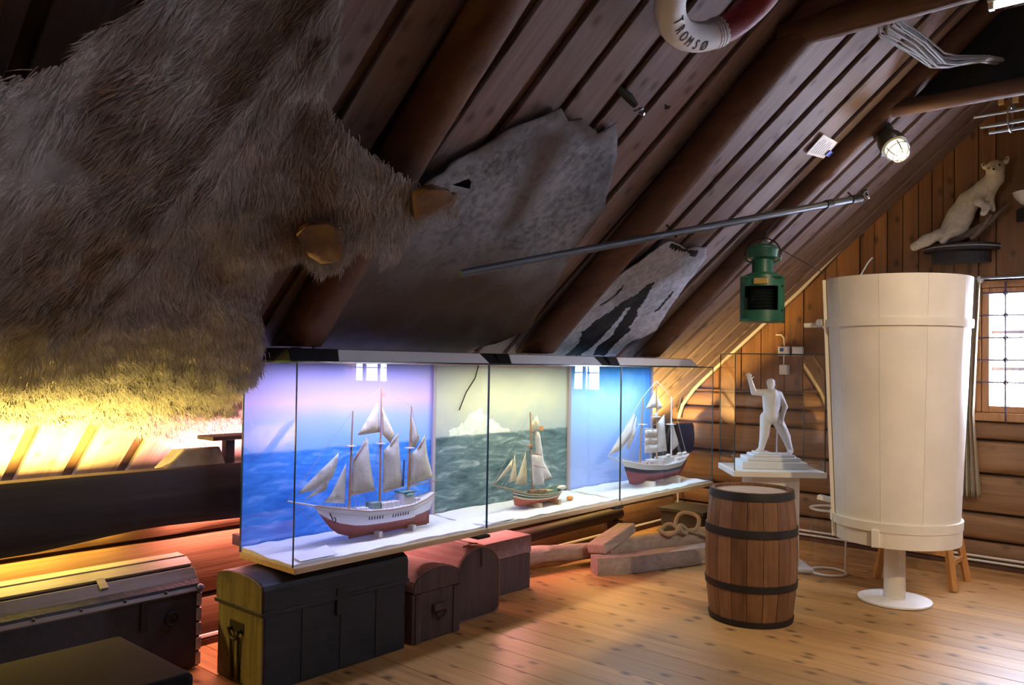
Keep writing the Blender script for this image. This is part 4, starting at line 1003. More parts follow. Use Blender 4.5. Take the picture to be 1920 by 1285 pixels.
P('strap', MB().tube([(x1+.008, 3.60, .40), (x1+.010, 3.60, .30)], .007, 6), M_CH2)
P('hinge_cord', MB().tube([(-3.40, 3.50, .385), (-3.44, 3.53, .412), (-3.42, 3.57, .418), (-3.47, 3.60, .418), (-3.44, 3.66, .41)], .004, 6), M_ROPE, smooth=True)
# 4: flat box
x0, x1, y0, y1 = -4.02, -3.565, 3.86, 4.31
c = thing('flat_box', 'flat-topped reddish wooden box at the end of the chest row', 'box', ((x0+x1)/2, (y0+y1)/2, 0)); P = rel(c)
P('body', MB().box((x0, y0, 0), (x1, y1, .232)), M_CH2, bevel=.004)
P('lid', MB().box((x0, y0-.004, .236), (x1+.004, y1+.004, .352)), M_CH2L, bevel=.004)
# 5: camel-back trunk on the left
M_TL = wood('weathered_lid', (.15, .125, .095), (.24, .205, .165), (.32, .28, .23), axis=1, grain=.7, rough=.55, knots=False, vary=.02, bump=.3, wear=.25)
M_TF = plain('black_trunk_canvas', (.016, .015, .018), .55, bumpy=.5, bscale=60, var=.3)
x0, x1, y0, y1 = -4.10, -3.79, .72, 2.075
c = thing('steamer_trunk', 'long black steamer trunk with slatted pale lid under the bear skin', 'trunk', ((x0+x1)/2, (y0+y1)/2, 0)); P = rel(c)
P('body', MB().box((x0, y0, .01), (x1, y1, .372)), M_TF, bevel=.006)
zt = [(x1+.006, .375), (x1-.005, .415), (x1-.075, .470), (x1-.15, .508), (x0+.06, .512), (x0-.0, .44), (x0, .375)]
P('lid', MB().prism([(a, b-.006) for a, b in zt], lambda u, v, t: (u, t, v), y0+.004, y1-.004), M_TF)
def slat(a, b, i0):
    (xa, za), (xb, zb) = a, b; d = Vector((xb-xa, 0, zb-za)).normalized(); nrm = Vector((-d.z, 0, d.x)); nrm = nrm if nrm.z > 0 else -nrm
    A, B = Vector((xa, 0, za)), Vector((xb, 0, zb)); v = []
    for yy in (y0, y1):
        for p, k in ((A, -.004), (B, -.004), (B, .008), (A, .008)): q = p+nrm*k; v.append((q.x, yy, q.z))
    P('slat', MB().add(v, [(0,1,2,3),(7,6,5,4),(0,4,5,1),(1,5,6,2),(2,6,7,3),(3,7,4,0)]), M_TL, bevel=.002)
slat(zt[0], (x1-.078, .471), 0); slat((x1-.096, .481), (x1-.150, .508), 1); slat((x1-.165, .510), (x0+.07, .512), 2); slat((x0+.05, .50), zt[5], 3)
for yy in (1.14, 1.62):
    P('slat_clasp', MB().add([(x1-.10, yy, .487), (x1-.045, yy, .452), (x1-.045, yy+.035, .452), (x1-.10, yy+.035, .487), (x1-.097, yy, .496), (x1-.041, yy, .460), (x1-.041, yy+.035, .460), (x1-.097, yy+.035, .496)], [(3,2,1,0),(4,5,6,7),(0,1,5,4),(1,2,6,5),(2,3,7,6),(3,0,4,7)]), M_TL, bevel=.002)
for k in range(5):
    P('corner_plate', MB().box((x1-.03, y1-.022, .02+k*.071), (x1+.005, y1+.005, .02+k*.071+.058)), plain('tin_plate', (.48, .48, .46), .4, metal=.7, bumpy=.7, bscale=60, var=.3), bevel=.002)
P('corner_cap', MB().ball((x1+.0, y1-.005, .385), .022, 10, 6), plain('blue_iron', (.10, .10, .20), .5), smooth=True)
for yy in (1.05, 1.78): P('hasp', MB().box((x1, yy, .24), (x1+.010, yy+.035, .375)), M_IRON, bevel=.002)
P('handle', MB().torus((x1+.012, 1.93, .27), .03, .006, Matrix.Rotation(math.pi/2, 4, 'Y'), 14, 6), M_IRON, smooth=True)
for k in range(6): P('rivet', MB().ball((x1+.003, .95+k*.19, .395), .007, 8, 5), M_IRON, smooth=True)
# padded bench in the corner of the view
x0, x1, y0, y1 = -3.32, -2.735, .25, 1.485
c = thing('padded_bench', 'black leather padded bench in front of the steamer trunk', 'bench', ((x0+x1)/2, (y0+y1)/2, 0)); P = rel(c)
lth = plain('black_leather', (.012, .010, .009), .85, bumpy=.15, bscale=120, spec=.12)
P('cushion', MB().box((x0, y0, .30), (x1, y1, .405)), lth, bevel=.022, seg=4)
P('plinth', MB().box((x0+.02, y0+.02, .0), (x1-.02, y1-.02, .305)), plain('blue_black_side', (.012, .014, .035), .6), bevel=.006)
# ------------------------------------------------------------------ barrel
bc = (-2.195, 4.735)
c = thing('oak_barrel', 'brown wooden stave barrel with black iron hoops standing on the floor', 'barrel', (*bc, 0)); 
M_STAVE = wood('barrel_oak', (.10, .042, .016), (.19, .085, .034), (.27, .13, .055), axis=2, grain=.9, rough=.5, knots=False, vary=.28, bump=.35, wear=.4)
BH = .77
def br(z): q = (z/BH-.5)*2; return .268-.030*q*q
NS = 18; b = MB(); vs = []; fs = []; nz = 10; da = math.pi/NS-.006
for j in range(nz+1):
    z = BH*j/nz; r = br(z)
    for rr_, sg in ((r, -1), (r, 0), (r, 1), (r-.018, 1), (r-.018, -1)): vs.append((rr_*math.cos(da*sg), rr_*math.sin(da*sg), z))
for j in range(nz):
    for k in range(5): fs.append((j*5+k, j*5+(k+1) % 5, (j+1)*5+(k+1) % 5, (j+1)*5+k))
fs += [(4, 3, 2, 1, 0), tuple(nz*5+k for k in range(5))]
st = b.add(vs, fs).build('stave', M_STAVE, c, False, keep=True)
for k in range(1, NS): copy_mesh(st, c, (0, 0, 0), (0, 0, 2*math.pi*k/NS+.0))
for z0, z1 in ((.0, .035), (.205, .245), (.515, .56), (.725, .77)):
    MB().lathe([(br(z0)+.001, z0), (br(z0)+.006, z0), (br((z0+z1)/2)+.0065, (z0+z1)/2), (br(z1)+.006, z1), (br(z1)+.001, z1)], 40, capb=False, capt=False).build('hoop', M_IRON, c, True)
M_HEAD = wood('barrel_head_oak', (.45, .32, .25), (.62, .48, .40), (.72, .60, .52), axis=0, grain=1, rough=.6, knots=False, vary=.05, wear=.15)
for k in range(5):
    w = .218; a = -w+k*2*w/5; e = a+2*w/5-.002; pts = []
    for s in range(7): yv = a+(e-a)*s/6; pts.append((math.sqrt(max(0, w*w-yv*yv)), yv))
    poly = pts+[(-x, y) for x, y in reversed(pts)]
    MB().prism(poly, lambda u, v, t: (u, v, t), .735, .752).build('head_board', M_HEAD, c)
# ------------------------------------------------------------------ crow's nest barrel on a post
nc = (-1.662, 5.712)
c = thing('crow_nest', 'tall white-painted tapered crow\'s nest barrel standing on a round-footed post', 'crow\'s nest', (*nc, 0))
def nr(z): return .372+(.447-.372)*(z-.40)/1.68
NS = 10; da = math.pi/NS; vs = []; fs = []; m = 8
for j, z in enumerate((.405, .8, 1.2, 1.6, 2.08)):
    r = nr(z); g = .0012/r
    for q in range(m+1): an = -da+g/2+(2*da-g)*q/m; vs.append((r*math.cos(an), r*math.sin(an), z))
    for q in range(m+1): an = da-g/2-(2*da-g)*q/m; vs.append(((r-.022)*math.cos(an), (r-.022)*math.sin(an), z))
w = 2*m+2
for j in range(4):
    for k in range(w): fs.append((j*w+k, j*w+(k+1) % w, (j+1)*w+(k+1) % w, (j+1)*w+k))
fs += [tuple(range(w))[::-1], tuple(4*w+k for k in range(w))]
M_NEST = plain('nest_white_paint', (.84, .78, .66), .42, bumpy=.2, bscale=14, var=.05)
st = MB().add(vs, fs).build('stave', M_NEST, c, True, keep=True)
off0 = math.atan2(-nc[1], -nc[0])   # a wide stave towards the room
for k in range(NS):
    if k == 0: st.rotation_euler = (0, 0, off0+.1)
    else: copy_mesh(st, c, (0, 0, 0), (0, 0, off0+.1+2*da*k))
def hoop(z0, z1, t, a0=0, a1=2*math.pi, nm='hoop'):
    MB().lathe([(nr(z0)-.001, z0), (nr(z0)+t, z0), (nr(z1)+t, z1), (nr(z1)-.001, z1)], 56, capb=False, capt=False, a0=a0, a1=a1).build(nm, M_NEST, c, True)
hoop(1.765, 1.815, .014); hoop(.500, .555, .016)
hoop(.405, .500, .012, off0-.35, off0+1.6, 'skirt_board')
MB().lathe([(.001, .40), (.355, .40), (.355, .43), (.001, .43)], 40).build('bottom', M_NEST, c, True)
MB().lathe([(.066, .02), (.064, .40)], 28).build('post', M_WHITE, c, True)
MB().lathe([(.215, 0), (.222, .006), (.222, .016), (.205, .022), (.001, .022)], 44).build('foot', M_WHITE, c, True)
aL = off0-1.42                       # left side of the barrel seen from the room
def onrim(a, z, t=0): return Vector(((nr(z)+t)*math.cos(a), (nr(z)+t)*math.sin(a), z))
MB().tube([onrim(aL+.15, 1.80, .015), onrim(aL+.05, 1.80, .04)], .024, 14).build('ring_bolt', M_NEST, c, True)
MB().tube([onrim(aL-.10, 1.79, -.02), onrim(aL-.12, 1.785, .13)], .017, 10).build('peg', M_NEST, c, True)
MB().bar(onrim(aL+.18, .41, .010), onrim(aL+.20, 2.075, .010), .034, .02, up=(math.cos(aL), math.sin(aL), 0)).build('corner_batten', M_NEST, c)
MB().bar(onrim(off0-.28, .405, .022), onrim(off0-.28, .515, .022), .045, .02, up=(math.cos(off0), math.sin(off0), 0)).build('block', M_NEST, c, bevel=.004)
MB().bar(onrim(aL-.05, .62, -.02), onrim(aL-.12, .635, .085), .06, .03).build('bracket', M_NEST, c, bevel=.004)
MB().tube([(-.27, .05, 2.06), (-.25, .06, 2.12), (-.20, .08, 2.22), (-.175, .09, 2.25)], .007, 8).build('rim_rod', M_STEEL, c, True)
# clear bin beside it
b0 = Vector((-2.245, 6.13, 0)); c = thing('clear_bin', 'clear plastic cylinder bin with white wire rims beside the pedestal', 'bin', b0)
MB().torus((0, 0, .01), .125, .009, None, 32, 8).build('rim', M_WHITE, c, True); MB().torus((0, 0, .47), .125, .009, None, 32, 8).build('rim', M_WHITE, c, True)
MB().lathe([(.124, .012), (.124, .468)], 36, capb=False, capt=False).build('wall', GLASS, c, True)
MB().tube([(.10, .076, .01), (.10, .076, .47)], .008, 8).build('upright', M_WHITE, c, True)
# wooden stool behind it
sw = wood('orange_pine', (.38, .16, .04), (.52, .24, .07), (.60, .31, .10), axis=2, grain=1, rough=.45, knots=False, vary=.03)
c = thing('wooden_stool', 'orange pine stool with splayed legs behind the crow\'s nest', 'stool', (-1.685, 6.42, 0))
for sx in (-1, 1):
    for sy in (-1, 1): MB().bar((sx*.25, sy*.19, 0), (sx*.185, sy*.14, .44), .042, .042).build('leg', sw, c, bevel=.003)
    MB().bar((sx*.225, -.17, .17), (sx*.225, .17, .17), .02, .03).build('stretcher', sw, c, bevel=.002)
MB().bar((-.215, -.165, .24), (.215, -.165, .24), .02, .035).build('stretcher', sw, c, bevel=.002)
MB().box((-.22, -.17, .44), (.22, .17, .475)).build('seat', sw, c, bevel=.01)
# ------------------------------------------------------------------ pedestal, glass box and plaster figure
RP = math.radians(39); e1 = Vector((math.cos(RP), math.sin(RP), 0)); e2 = Vector((-math.sin(RP), math.cos(RP), 0))
pc = Vector((-2.74, 5.608, 0))+e1*.335+e2*.26
c = thing('pedestal', 'white square pedestal with wide top plate behind the barrel', 'pedestal', pc, RP)
MB().box((-.27, -.21, 0), (.27, .21, .035)).build('plinth', M_WHITE, c, bevel=.012)
MB().box((-.175, -.15, .03), (.175, .15, .705)).build('column', M_WHITE, c, bevel=.004)
MB().box((-.335, -.26, .70), (.335, .26, .742)).build('top_plate', M_WHITE, c, bevel=.004)
g = thing('glass_box', 'tall clear glass box over the plaster figure on the pedestal', 'glass box', pc+Vector((0, 0, .742)), RP)
a, d, h, t = .325, .25, .85, .005
MB().box((-a, -d, 0), (a, -d+t, h)).build('pane', GLASS, g); MB().box((-a, d-t, 0), (a, d, h)).build('pane', GLASS, g)
MB().box((-a, -d+t, 0), (-a+t, d-t, h)).build('pane', GLASS, g); MB().box((a-t, -d+t, 0), (a, d-t, h)).build('pane', GLASS, g)
MB().box((-a, -d, h), (a, d, h+t)).build('pane', GLASS, g)
e = MB()
for sx in (-1, 1):
    for sy in (-1, 1): e.box((sx*a-.003, sy*d-.003, 0), (sx*a+.003, sy*d+.003, h))
e.box((-a, -d-.002, h-.001), (a, -d+.004, h+.006)).box((-a-.002, -d, h-.001), (-a+.004, d, h+.006))
e.build('pane_edge', M_EDGE, g)
M_PLASTER = plain('white_plaster', (.80, .80, .84), .6, bumpy=.15, bscale=40)
c = thing('plaster_figure', 'small white plaster statue of a striding man in jacket waving one arm', 'statue', pc+Vector((0, 0, .742)), RP)
for (xa, xb, ya, yb, z0, z1) in ((-.24, .24, -.13, .13, 0, .055), (-.20, .195, -.115, .115, .055, .085), (-.155, .16, -.10, .10, .085, .105), (-.12, .0, -.09, .09, .105, .118)):
    MB().box((xa, ya, z0), (xb, yb, z1)).build('plinth_step', M_PLASTER, c, bevel=.008, seg=2)
S = lambda p, q, r0, r1=None: (p, q, r0, r1 if r1 is not None else r0)
caps = [S((.002, .004, .640), (.002, .0, .624), .031, .028), S((-.004, -.012, .612), (-.003, -.008, .602), .019), S((.004, 0, .60), (.008, .004, .575), .021, .024),
  S((-.018, -.022, .622), (-.020, -.026, .617), .007, .006), S((.028, 0, .625), (.028, 0, .618), .006),
  S((-.035, 0, .555), (.052, .004, .548), .034, .033), S((.005, -.006, .545), (.003, 0, .47), .054, .050), S((-.02, 0, .53), (-.015, 0, .45), .042), S((.03, 0, .53), (.028, 0, .45), .042),
  S((.002, 0, .46), (.004, 0, .385), .050, .060), S((-.035, 0, .385), (.045, 0, .385), .036, .036), S((-.045, -.01, .372), (.055, .0, .372), .026, .026),
  S((-.045, 0, .563), (-.130, -.015, .566), .027, .023), S((-.130, -.015, .566), (-.160, -.03, .648), .022, .016), S((-.160, -.03, .648), (-.170, -.032, .668), .013, .015),
  S((-.178, -.032, .676), (-.193, -.036, .700), .0055, .0045), S((-.172, -.032, .680), (-.180, -.038, .710), .0055, .0045), S((-.166, -.032, .680), (-.167, -.038, .709), .0055, .0045), S((-.161, -.032, .677), (-.154, -.036, .700), .0052, .0042), S((-.158, -.033, .664), (-.138, -.038, .682), .0058, .0048),
  S((.065, .004, .548), (.103, -.004, .458), .027, .023), S((.103, -.004, .458), (.078, -.03, .385), .021, .016), S((.078, -.03, .382), (.072, -.034, .362), .014, .012),
  S((.066, -.040, .362), (.062, -.046, .345), .0055, .0045), S((.071, -.040, .360), (.069, -.046, .342), .0055, .0045), S((.077, -.038, .360), (.076, -.044, .343), .0055, .0045), S((.083, -.036, .362), (.083, -.040, .347), .005, .004), S((.064, -.03, .368), (.054, -.036, .358), .005, .0045),
  S((-.034, 0, .375), (-.048, -.01, .245), .044, .034), S((-.048, -.01, .245), (-.068, -.005, .145), .033, .022), S((-.070, -.0, .135), (-.105, -.025, .125), .019, .013),
  S((.042, 0, .375), (.118, .01, .232), .045, .034), S((.118, .01, .232), (.155, .02, .130), .032, .022), S((.157, .02, .120), (.130, -.022, .112), .020, .014)]
blob_mesh(caps, .0044, .0028, 'body', M_PLASTER, c, 1)
MB().tube([(.06, .045, .10), (.06, .03, .30)], .006, 8).build('support_rod', M_PLASTER, c, True)
# ------------------------------------------------------------------ driftwood heap, rope, dark pipe
M_DRIFT = wood('driftwood_grey', (.22, .17, .15), (.36, .29, .26), (.46, .39, .36), axis=1, grain=.8, rough=.8, vary=.05, bump=.6, wear=.3)
M_DRIFTX = wood('driftwood_beam_grey', (.24, .19, .17), (.38, .31, .28), (.48, .41, .37), axis=1, grain=.9, rough=.8, knots=False, vary=.1, bump=.5, wear=.3)
def organic(name, pts, rads, mat, label, cat, n=12, sq=0., seed=0, sub=6):
    """a bent, uneven trunk or beam through the points"""
    P = [Vector(p) for p in pts]; cp = []; cr = []
    for i in range(len(P)-1):
        for k in range(sub): t = k/sub; cp.append(P[i].lerp(P[i+1], t)); cr.append(rads[i]+(rads[i+1]-rads[i])*t)
    cp.append(P[-1]); cr.append(rads[-1]); vs = []; fs = []
    for i, p in enumerate(cp):
        d = (cp[min(i+1, len(cp)-1)]-cp[max(i-1, 0)]).normalized(); a = d.cross(Vector((0, 0, 1))).normalized(); b = a.cross(d)
        for k in range(n):
            an = 2*math.pi*k/n; q = max(abs(math.cos(an)), abs(math.sin(an))); s = (1-sq)+sq/q
            r = cr[i]*s*(1+(vnoise(i*.35, k*.8, seed, seed)-.5)*.18); vs.append(p+(a*math.cos(an)+b*math.sin(an))*r)
    for i in range(len(cp)-1):
        for k in range(n): fs.append((i*n+k, i*n+(k+1) % n, (i+1)*n+(k+1) % n, (i+1)*n+k))
    fs += [tuple(range(n))[::-1], tuple((len(cp)-1)*n+k for k in range(n))]
    return tag(MB().add(vs, fs).build(name, mat, None, True), label, cat)
def hewn(name, a, b, w, h, label, mat, roll=0., bev=.012):
    A, B = Vector(a), Vector(b); d = (B-A).normalized(); s = d.cross(Vector((0, 0, 1))).normalized(); u = s.cross(d)
    s2 = s*math.cos(roll)+u*math.sin(roll); u2 = -s*math.sin(roll)+u*math.cos(roll); v = []
    for p, k in ((A, 1.), (A.lerp(B, .5), 1.04), (B, .97)):
        for x, y in ((-1, -1), (1, -1), (1, 1), (-1, 1)): v.append(p+s2*x*w/2*k+u2*y*h/2*k)
    fs = [(3,2,1,0),(8,9,10,11)]+[(i*4+k, i*4+(k+1) % 4, (i+1)*4+(k+1) % 4, (i+1)*4+k) for i in (0, 1) for k in range(4)]
    return tag(MB().add(v, fs).build(name, mat, None, bevel=bev), label, 'timber')
organic('driftwood_log', [(-3.86, 4.42, .118), (-3.80, 4.72, .112), (-3.72, 5.0, .095), (-3.62, 5.32, .085)], [.072, .066, .062, .058], M_DRIFT, 'pale barked driftwood log lying behind the chest row', 'driftwood', 12, .2, 3)
organic('driftwood_beam', [(-3.46, 4.90, .062), (-3.30, 5.16, .062), (-3.13, 5.60, .066), (-3.00, 6.10, .064)], [.064, .066, .064, .056], M_DRIFTX, 'thick grey hewn driftwood beam lying on the floor beside the barrel', 'driftwood', 16, .8, 5)
organic('driftwood_keel', [(-3.62, 5.30, .085), (-3.45, 5.62, .10), (-3.28, 6.05, .11), (-3.20, 6.35, .11)], [.07, .078, .08, .07], M_DRIFT, 'rounded grey driftwood trunk under the coil of rope', 'driftwood', 14, .3, 9)
hewn('hewn_block', (-3.50, 4.98, .158), (-3.545, 5.46, .243), .155, .075, 'squared reddish wooden block resting slantwise on the driftwood', M_DRIFTX, .12)
# rope coil
def rope_loop(c, R, tilt, seed, turns=1, r=.016):
    pts = []
    for i in range(28):
        an = 2*math.pi*i/28; q = Vector((R*math.cos(an)*1.25, R*math.sin(an), .012*math.sin(3*an+seed))); pts.append(Matrix.Rotation(tilt, 3, 'X') @ q+Vector(c))
    return pts
rp = thing('rope_coil', 'thick old rope knotted into loops on the driftwood', 'rope', (-3.32, 5.85, .19)); P = rel(rp); M_HEMP = plain('old_hemp', (.33, .29, .22), .9, bumpy=.8, bscale=150)
P('loop', MB().tube(rope_loop((-3.30, 5.95, .25), .085, .9, 1), .016, 8, False, True), M_HEMP, smooth=True)
P('loop', MB().tube(rope_loop((-3.34, 5.74, .215), .065, .35, 2), .016, 8, False, True), M_HEMP, smooth=True)
P('knot', MB().torus((-3.27, 5.83, .215), .035, .018, Matrix.Rotation(.8, 4, 'Y'), 16, 8), M_HEMP, smooth=True)
P('tail', MB().tube([(-3.27, 5.85, .21), (-3.21, 5.95, .18), (-3.15, 6.0, .155), (-3.10, 6.04, .15)], .016, 8), M_HEMP, smooth=True)
tag(MB().tube([(-3.93, 4.46, .225), (-3.93, 5.2, .235), (-3.93, 5.92, .245)], .052, 18).build('dark_pipe', plain('dark_brown_pipe', (.035, .022, .02), .6, bumpy=.2), None, True), 'dark brown pipe lying along the log wall behind the driftwood', 'pipe')
pr = MB().box((-4.0, 4.5, 0), (-3.86, 4.56, .175)).box((-4.0, 5.8, 0), (-3.86, 5.86, .195)); 
for o_, (ya, zz) in zip(range(2), ((4.56, .178), (5.80, .196))):
    tag(MB().box((-4.0, ya, 0), (-3.86, ya+.08, zz)).build('wood_prop', M_CH2, None, bevel=.004), ('short wood prop under the near end of the dark pipe', 'short wood prop under the far end of the dark pipe')[o_], 'block')
tag(MB().box((-3.82, 6.42, 0), (-3.42, 6.78, .22)).box((-3.84, 6.40, .22), (-3.40, 6.80, .25)).build('dark_box', plain('dark_grey_box', (.035, .032, .03), .7, var=.3, bumpy=.3), None, bevel=.004), 'low dark grey box standing behind the barrel', 'box')
# socket on the knee wall, white buckle on the strap of the case
o = MB().box((-4.10, 6.02, .20), (-4.07, 6.10, .28)).build('wall_socket', M_WHITEPLASTIC, None, bevel=.005); tag(o, 'white wall socket low on the log wall behind the dark pipe', 'socket')
# ------------------------------------------------------------------ things on the gable wall
def gtube(name, pts, r, mat, label, cat): return tag(MB().tube(pts, r, 8).build(name, mat, None, True), label, cat)
M_CONDUIT = plain('pale_conduit', (.50, .46, .40), .5)
cpts = [(-4.06, .99), (-4.02, 1.12), (-3.90, 1.275), (-3.74, 1.425), (-2.87, 2.175), (-2.0, 3.03), (-1.60, 3.41), (-1.535, 3.475), (-1.54, 3.52), (-1.62, 3.62)]
gtube('conduit', [(x, 7.135, z) for x, z in cpts], .017, M_CONDUIT, 'thick pale conduit following the roof slope on the gable wall', 'conduit')
gtube('conduit', [(x-.015, 7.125, z+.06) for x, z in cpts[:6]], .010, plain('dark_cable', (.05, .04, .035), .5), 'thin dark cable running beside the thick conduit', 'cable')
def socket(x0, x1, z0, z1, label, blue=False):
    s = thing('junction_box', label, 'junction box', ((x0+x1)/2, YG-.015, z0)); P = rel(s)
    P('cover', MB().box((x0, YG-.06, z0), (x1, YG-.008, z1)), M_WHITEPLASTIC, bevel=.006)
    P('lid', MB().box((x0+.006, YG-.067, z0+(z1-z0)*.28), (x1-.006, YG-.058, z1-.006)), M_WHITEPLASTIC, bevel=.003)
    if blue: P('switch', MB().box((x0+.025, YG-.074, z0+.04), (x0+.055, YG-.064, z0+.07)), plain('blue_switch', (.02, .08, .35), .4))
socket(-3.073, -2.975, 1.60, 1.686, 'white junction box with a blue switch on the gable wall', True); socket(-2.945, -2.855, 1.60, 1.683, 'plain white junction box next to the blue-switched one'); socket(-3.06, -2.98, 1.435, 1.522, 'small white box below the blue-switched junction box')
gtube('flex_cord', [(-3.02, 7.16, 1.69), (-3.02, 7.15, 1.76), (-3.05, 7.16, 1.79), (-3.1, 7.165, 1.79)], .006, M_WHITEPLASTIC, 'short pale cord rising from the blue-switched junction box', 'cord')
gtube('flex_cord', [(-3.02, 7.15, 1.60), (-3.02, 7.15, 1.52)], .006, M_WHITEPLASTIC, 'short cord between the blue-switched box and the small box', 'cord')
gtube('wire_cord', [(-2.60, 7.16, 1.55), (-2.52, 7.15, 1.42), (-2.44, 7.16, 1.28)], .010, M_WHITEPLASTIC, 'pale cord slanting down behind the crow\'s nest', 'cord')
# drawn curtain by the window
def curtain_mat():
    n = NT('striped_curtain'); tc = n.n('ShaderNodeAttribute', attribute_name='across'); u = tc.outputs['Fac']
    st = n.math('FRACT', n.math('MULTIPLY', u, 5.))
    col = n.ramp(st, [(0., (.42, .33, .18)), (.22, (.10, .13, .14)), (.34, (.45, .40, .26)), (.5, (.36, .12, .07)), (.56, (.46, .40, .28)), (.72, (.20, .24, .24)), (.84, (.46, .36, .18))], 'CONSTANT')
    dots = n.n('ShaderNodeTexVoronoi', Scale=70.); n.set(dots.inputs['Vector'], n.coord((1, 1, 1), False))
    col = n.mix(n.math('MULTIPLY', n.math('LESS_THAN', dots.outputs['Distance'], .3), .35), col, (.08, .09, .11))
    n.bsdf(**{'Base Color': col, 'Roughness': .9}); return n.m
def curtain():
    nu, nz = 40, 26; vs = []; fs = []; au = []
    zt, zb = 2.19, .535
    for j in range(nz+1):
        t = j/nz; z = zt+(zb-zt)*t
        xl = -1.565+(-1.600+1.565)*t; xr = -1.452+(-1.495+1.452)*min(1, t/.62) if t < .62 else -1.495+(.045)*((t-.62)/.38)
        for i in range(nu+1):
            u = i/nu; x = xl+(xr-xl)*u; y = 7.085+.022*math.sin(u*2*math.pi*4+t*1.3)*(0.6+.4*t)
            vs.append((x, y, z)); au.append(u)
    for j in range(nz):
        for i in range(nu): fs.append((j*(nu+1)+i, j*(nu+1)+i+1, (j+1)*(nu+1)+i+1, (j+1)*(nu+1)+i))
    c = thing('curtain', 'narrow striped curtain gathered beside the barred window', 'curtain', (-1.53, 7.085, .535)); P = rel(c)
    o = P('cloth', MB().add(vs, fs), curtain_mat(), smooth=True); at = o.data.attributes.new('across', 'FLOAT', 'POINT'); at.data.foreach_set('value', au)
    md = o.modifiers.new('thickness', 'SOLIDIFY'); md.thickness = .003
    P('rail', MB().tube([(-1.60, 7.085, 2.20), (-.40, 7.085, 2.20)], .010, 8), M_STEEL, smooth=True)
    P('rail_holder', MB().box((-1.47, 7.07, 2.17), (-1.45, YG, 2.215)), M_WHITEPLASTIC); P('rail_holder', MB().box((-.50, 7.07, 2.17), (-.48, YG, 2.215)), M_WHITEPLASTIC)
curtain()
# stuffed white marten on a wall bracket
cx, zs0 = -1.605, 2.47
M_DARKW = wood('black_stained_shelf', (.010, .008, .009), (.022, .018, .019), (.04, .034, .035), axis=0, rough=.55, knots=False, vary=.02)
c = thing('wall_bracket', 'black half-round wooden wall bracket carrying the stuffed white marten', 'shelf', (cx, YG-.01, zs0-.16)); P = rel(c)
half = lambda w, d: [(cx+w*math.cos(math.pi*k/16), YG-.012-d*math.sin(math.pi*k/16)) for k in range(17)]
P('shelf', MB().prism(half(.27, .24), lambda u, v, t: (u, v, t), zs0-.045, zs0), M_DARKW, bevel=.004)
P('under_block', MB().prism(half(.21, .17), lambda u, v, t: (u, v, t), zs0-.14, zs0-.045), M_DARKW, bevel=.006)
P('rim', MB().tube([(a, b-.002, zs0-.022) for a, b in half(.272, .242)], .006, 6), plain('grey_trim', (.25, .23, .25), .4), smooth=True)
M_BARK = wood('branch_bark', (.05, .03, .02), (.13, .085, .06), (.26, .20, .16), axis=0, grain=1.6, rough=.85, knots=False, vary=.02, bump=.8)
yb = YG-.13
bro = organic('branch', [(cx-.13, yb-.01, zs0+.028), (cx+.02, yb, zs0+.05), (cx+.12, yb, zs0+.09), (cx+.22, yb+.01, zs0+.165), (cx+.33, yb+.02, zs0+.275)], [.026, .030, .034, .03, .008], M_BARK, 'gnarled branch lying on the black wall bracket', 'branch', 9, 0, 13)
tag(organic('branch', [(cx+.10, yb-.03, zs0+.03), (cx+.16, yb-.04, zs0+.09), (cx+.24, yb-.05, zs0+.20)], [.022, .022, .010], M_BARK, 'short broken branch stub beside the stuffed marten', 'branch', 8, 0, 17))
M_ERM = plain('cream_white_fur', (.62, .58, .47), .9, bumpy=.9, bscale=150, var=.10, spec=.15)
c = thing('stuffed_marten', 'stuffed cream-white marten rearing up on the branch', 'stuffed animal', (cx+.045, yb, zs0)); k = 1/1425
def q(px, py, d=0.): return ((px-640)*k, d, (1000-py)*k)
caps = [S(q(540, 800), q(600, 690), .090, .090), S(q(600, 690), q(680, 540), .088, .074), S(q(680, 540), q(850, 420, -.01), .074, .072), S(q(850, 420, -.01), q(945, 330, -.03), .070, .056), S(q(945, 330, -.03), q(955, 235, -.045), .056, .054),
  S(q(950, 222, -.05), q(950, 205, -.05), .056, .050), S(q(958, 250, -.09), q(960, 258, -.115), .028, .017),
  S(q(845, 190, -.03), q(832, 158, -.03), .018, .016), S(q(1050, 160, -.03), q(1062, 118, -.03), .018, .015),
  S(q(800, 500, -.05), q(800, 570, -.08), .036, .030), S(q(800, 570, -.08), q(885, 640, -.09), .027, .021), S(q(885, 640, -.09), q(858, 700, -.10), .020, .018), S(q(858, 702, -.10), q(845, 712, -.112), .014, .012),
  S(q(890, 520, .0), q(900, 600, -.02), .028, .022), S(q(900, 600, -.02), q(930, 660, -.03), .020, .017),
  S(q(560, 840, -.05), q(490, 900, -.075), .055, .032), S(q(490, 900, -.075), q(462, 960, -.085), .026, .020), S(q(462, 962, -.085), q(455, 975, -.11), .019, .015),
  S(q(600, 860, .03), q(560, 950, .03), .045, .022),
  S(q(450, 850, -.02), q(400, 890, -.06), .034, .036), S(q(400, 890, -.06), q(290, 945, -.09), .036, .042), S(q(290, 945, -.09), q(170, 1010, -.10), .042, .034)]
blob_mesh(caps, .010, .011, 'body', M_ERM, c, 1)
eye = plain('glass_eye', (.004, .004, .004), .1)
MB().ball(q(905, 230, -.101), .008, 8, 6).build('eye', eye, c, True); MB().ball(q(1003, 208, -.098), .008, 8, 6).build('eye', eye, c, True)
MB().ball(q(960, 256, -.134), .0085, 8, 6, 1.1, .8, .8).build('nose', eye, c, True)
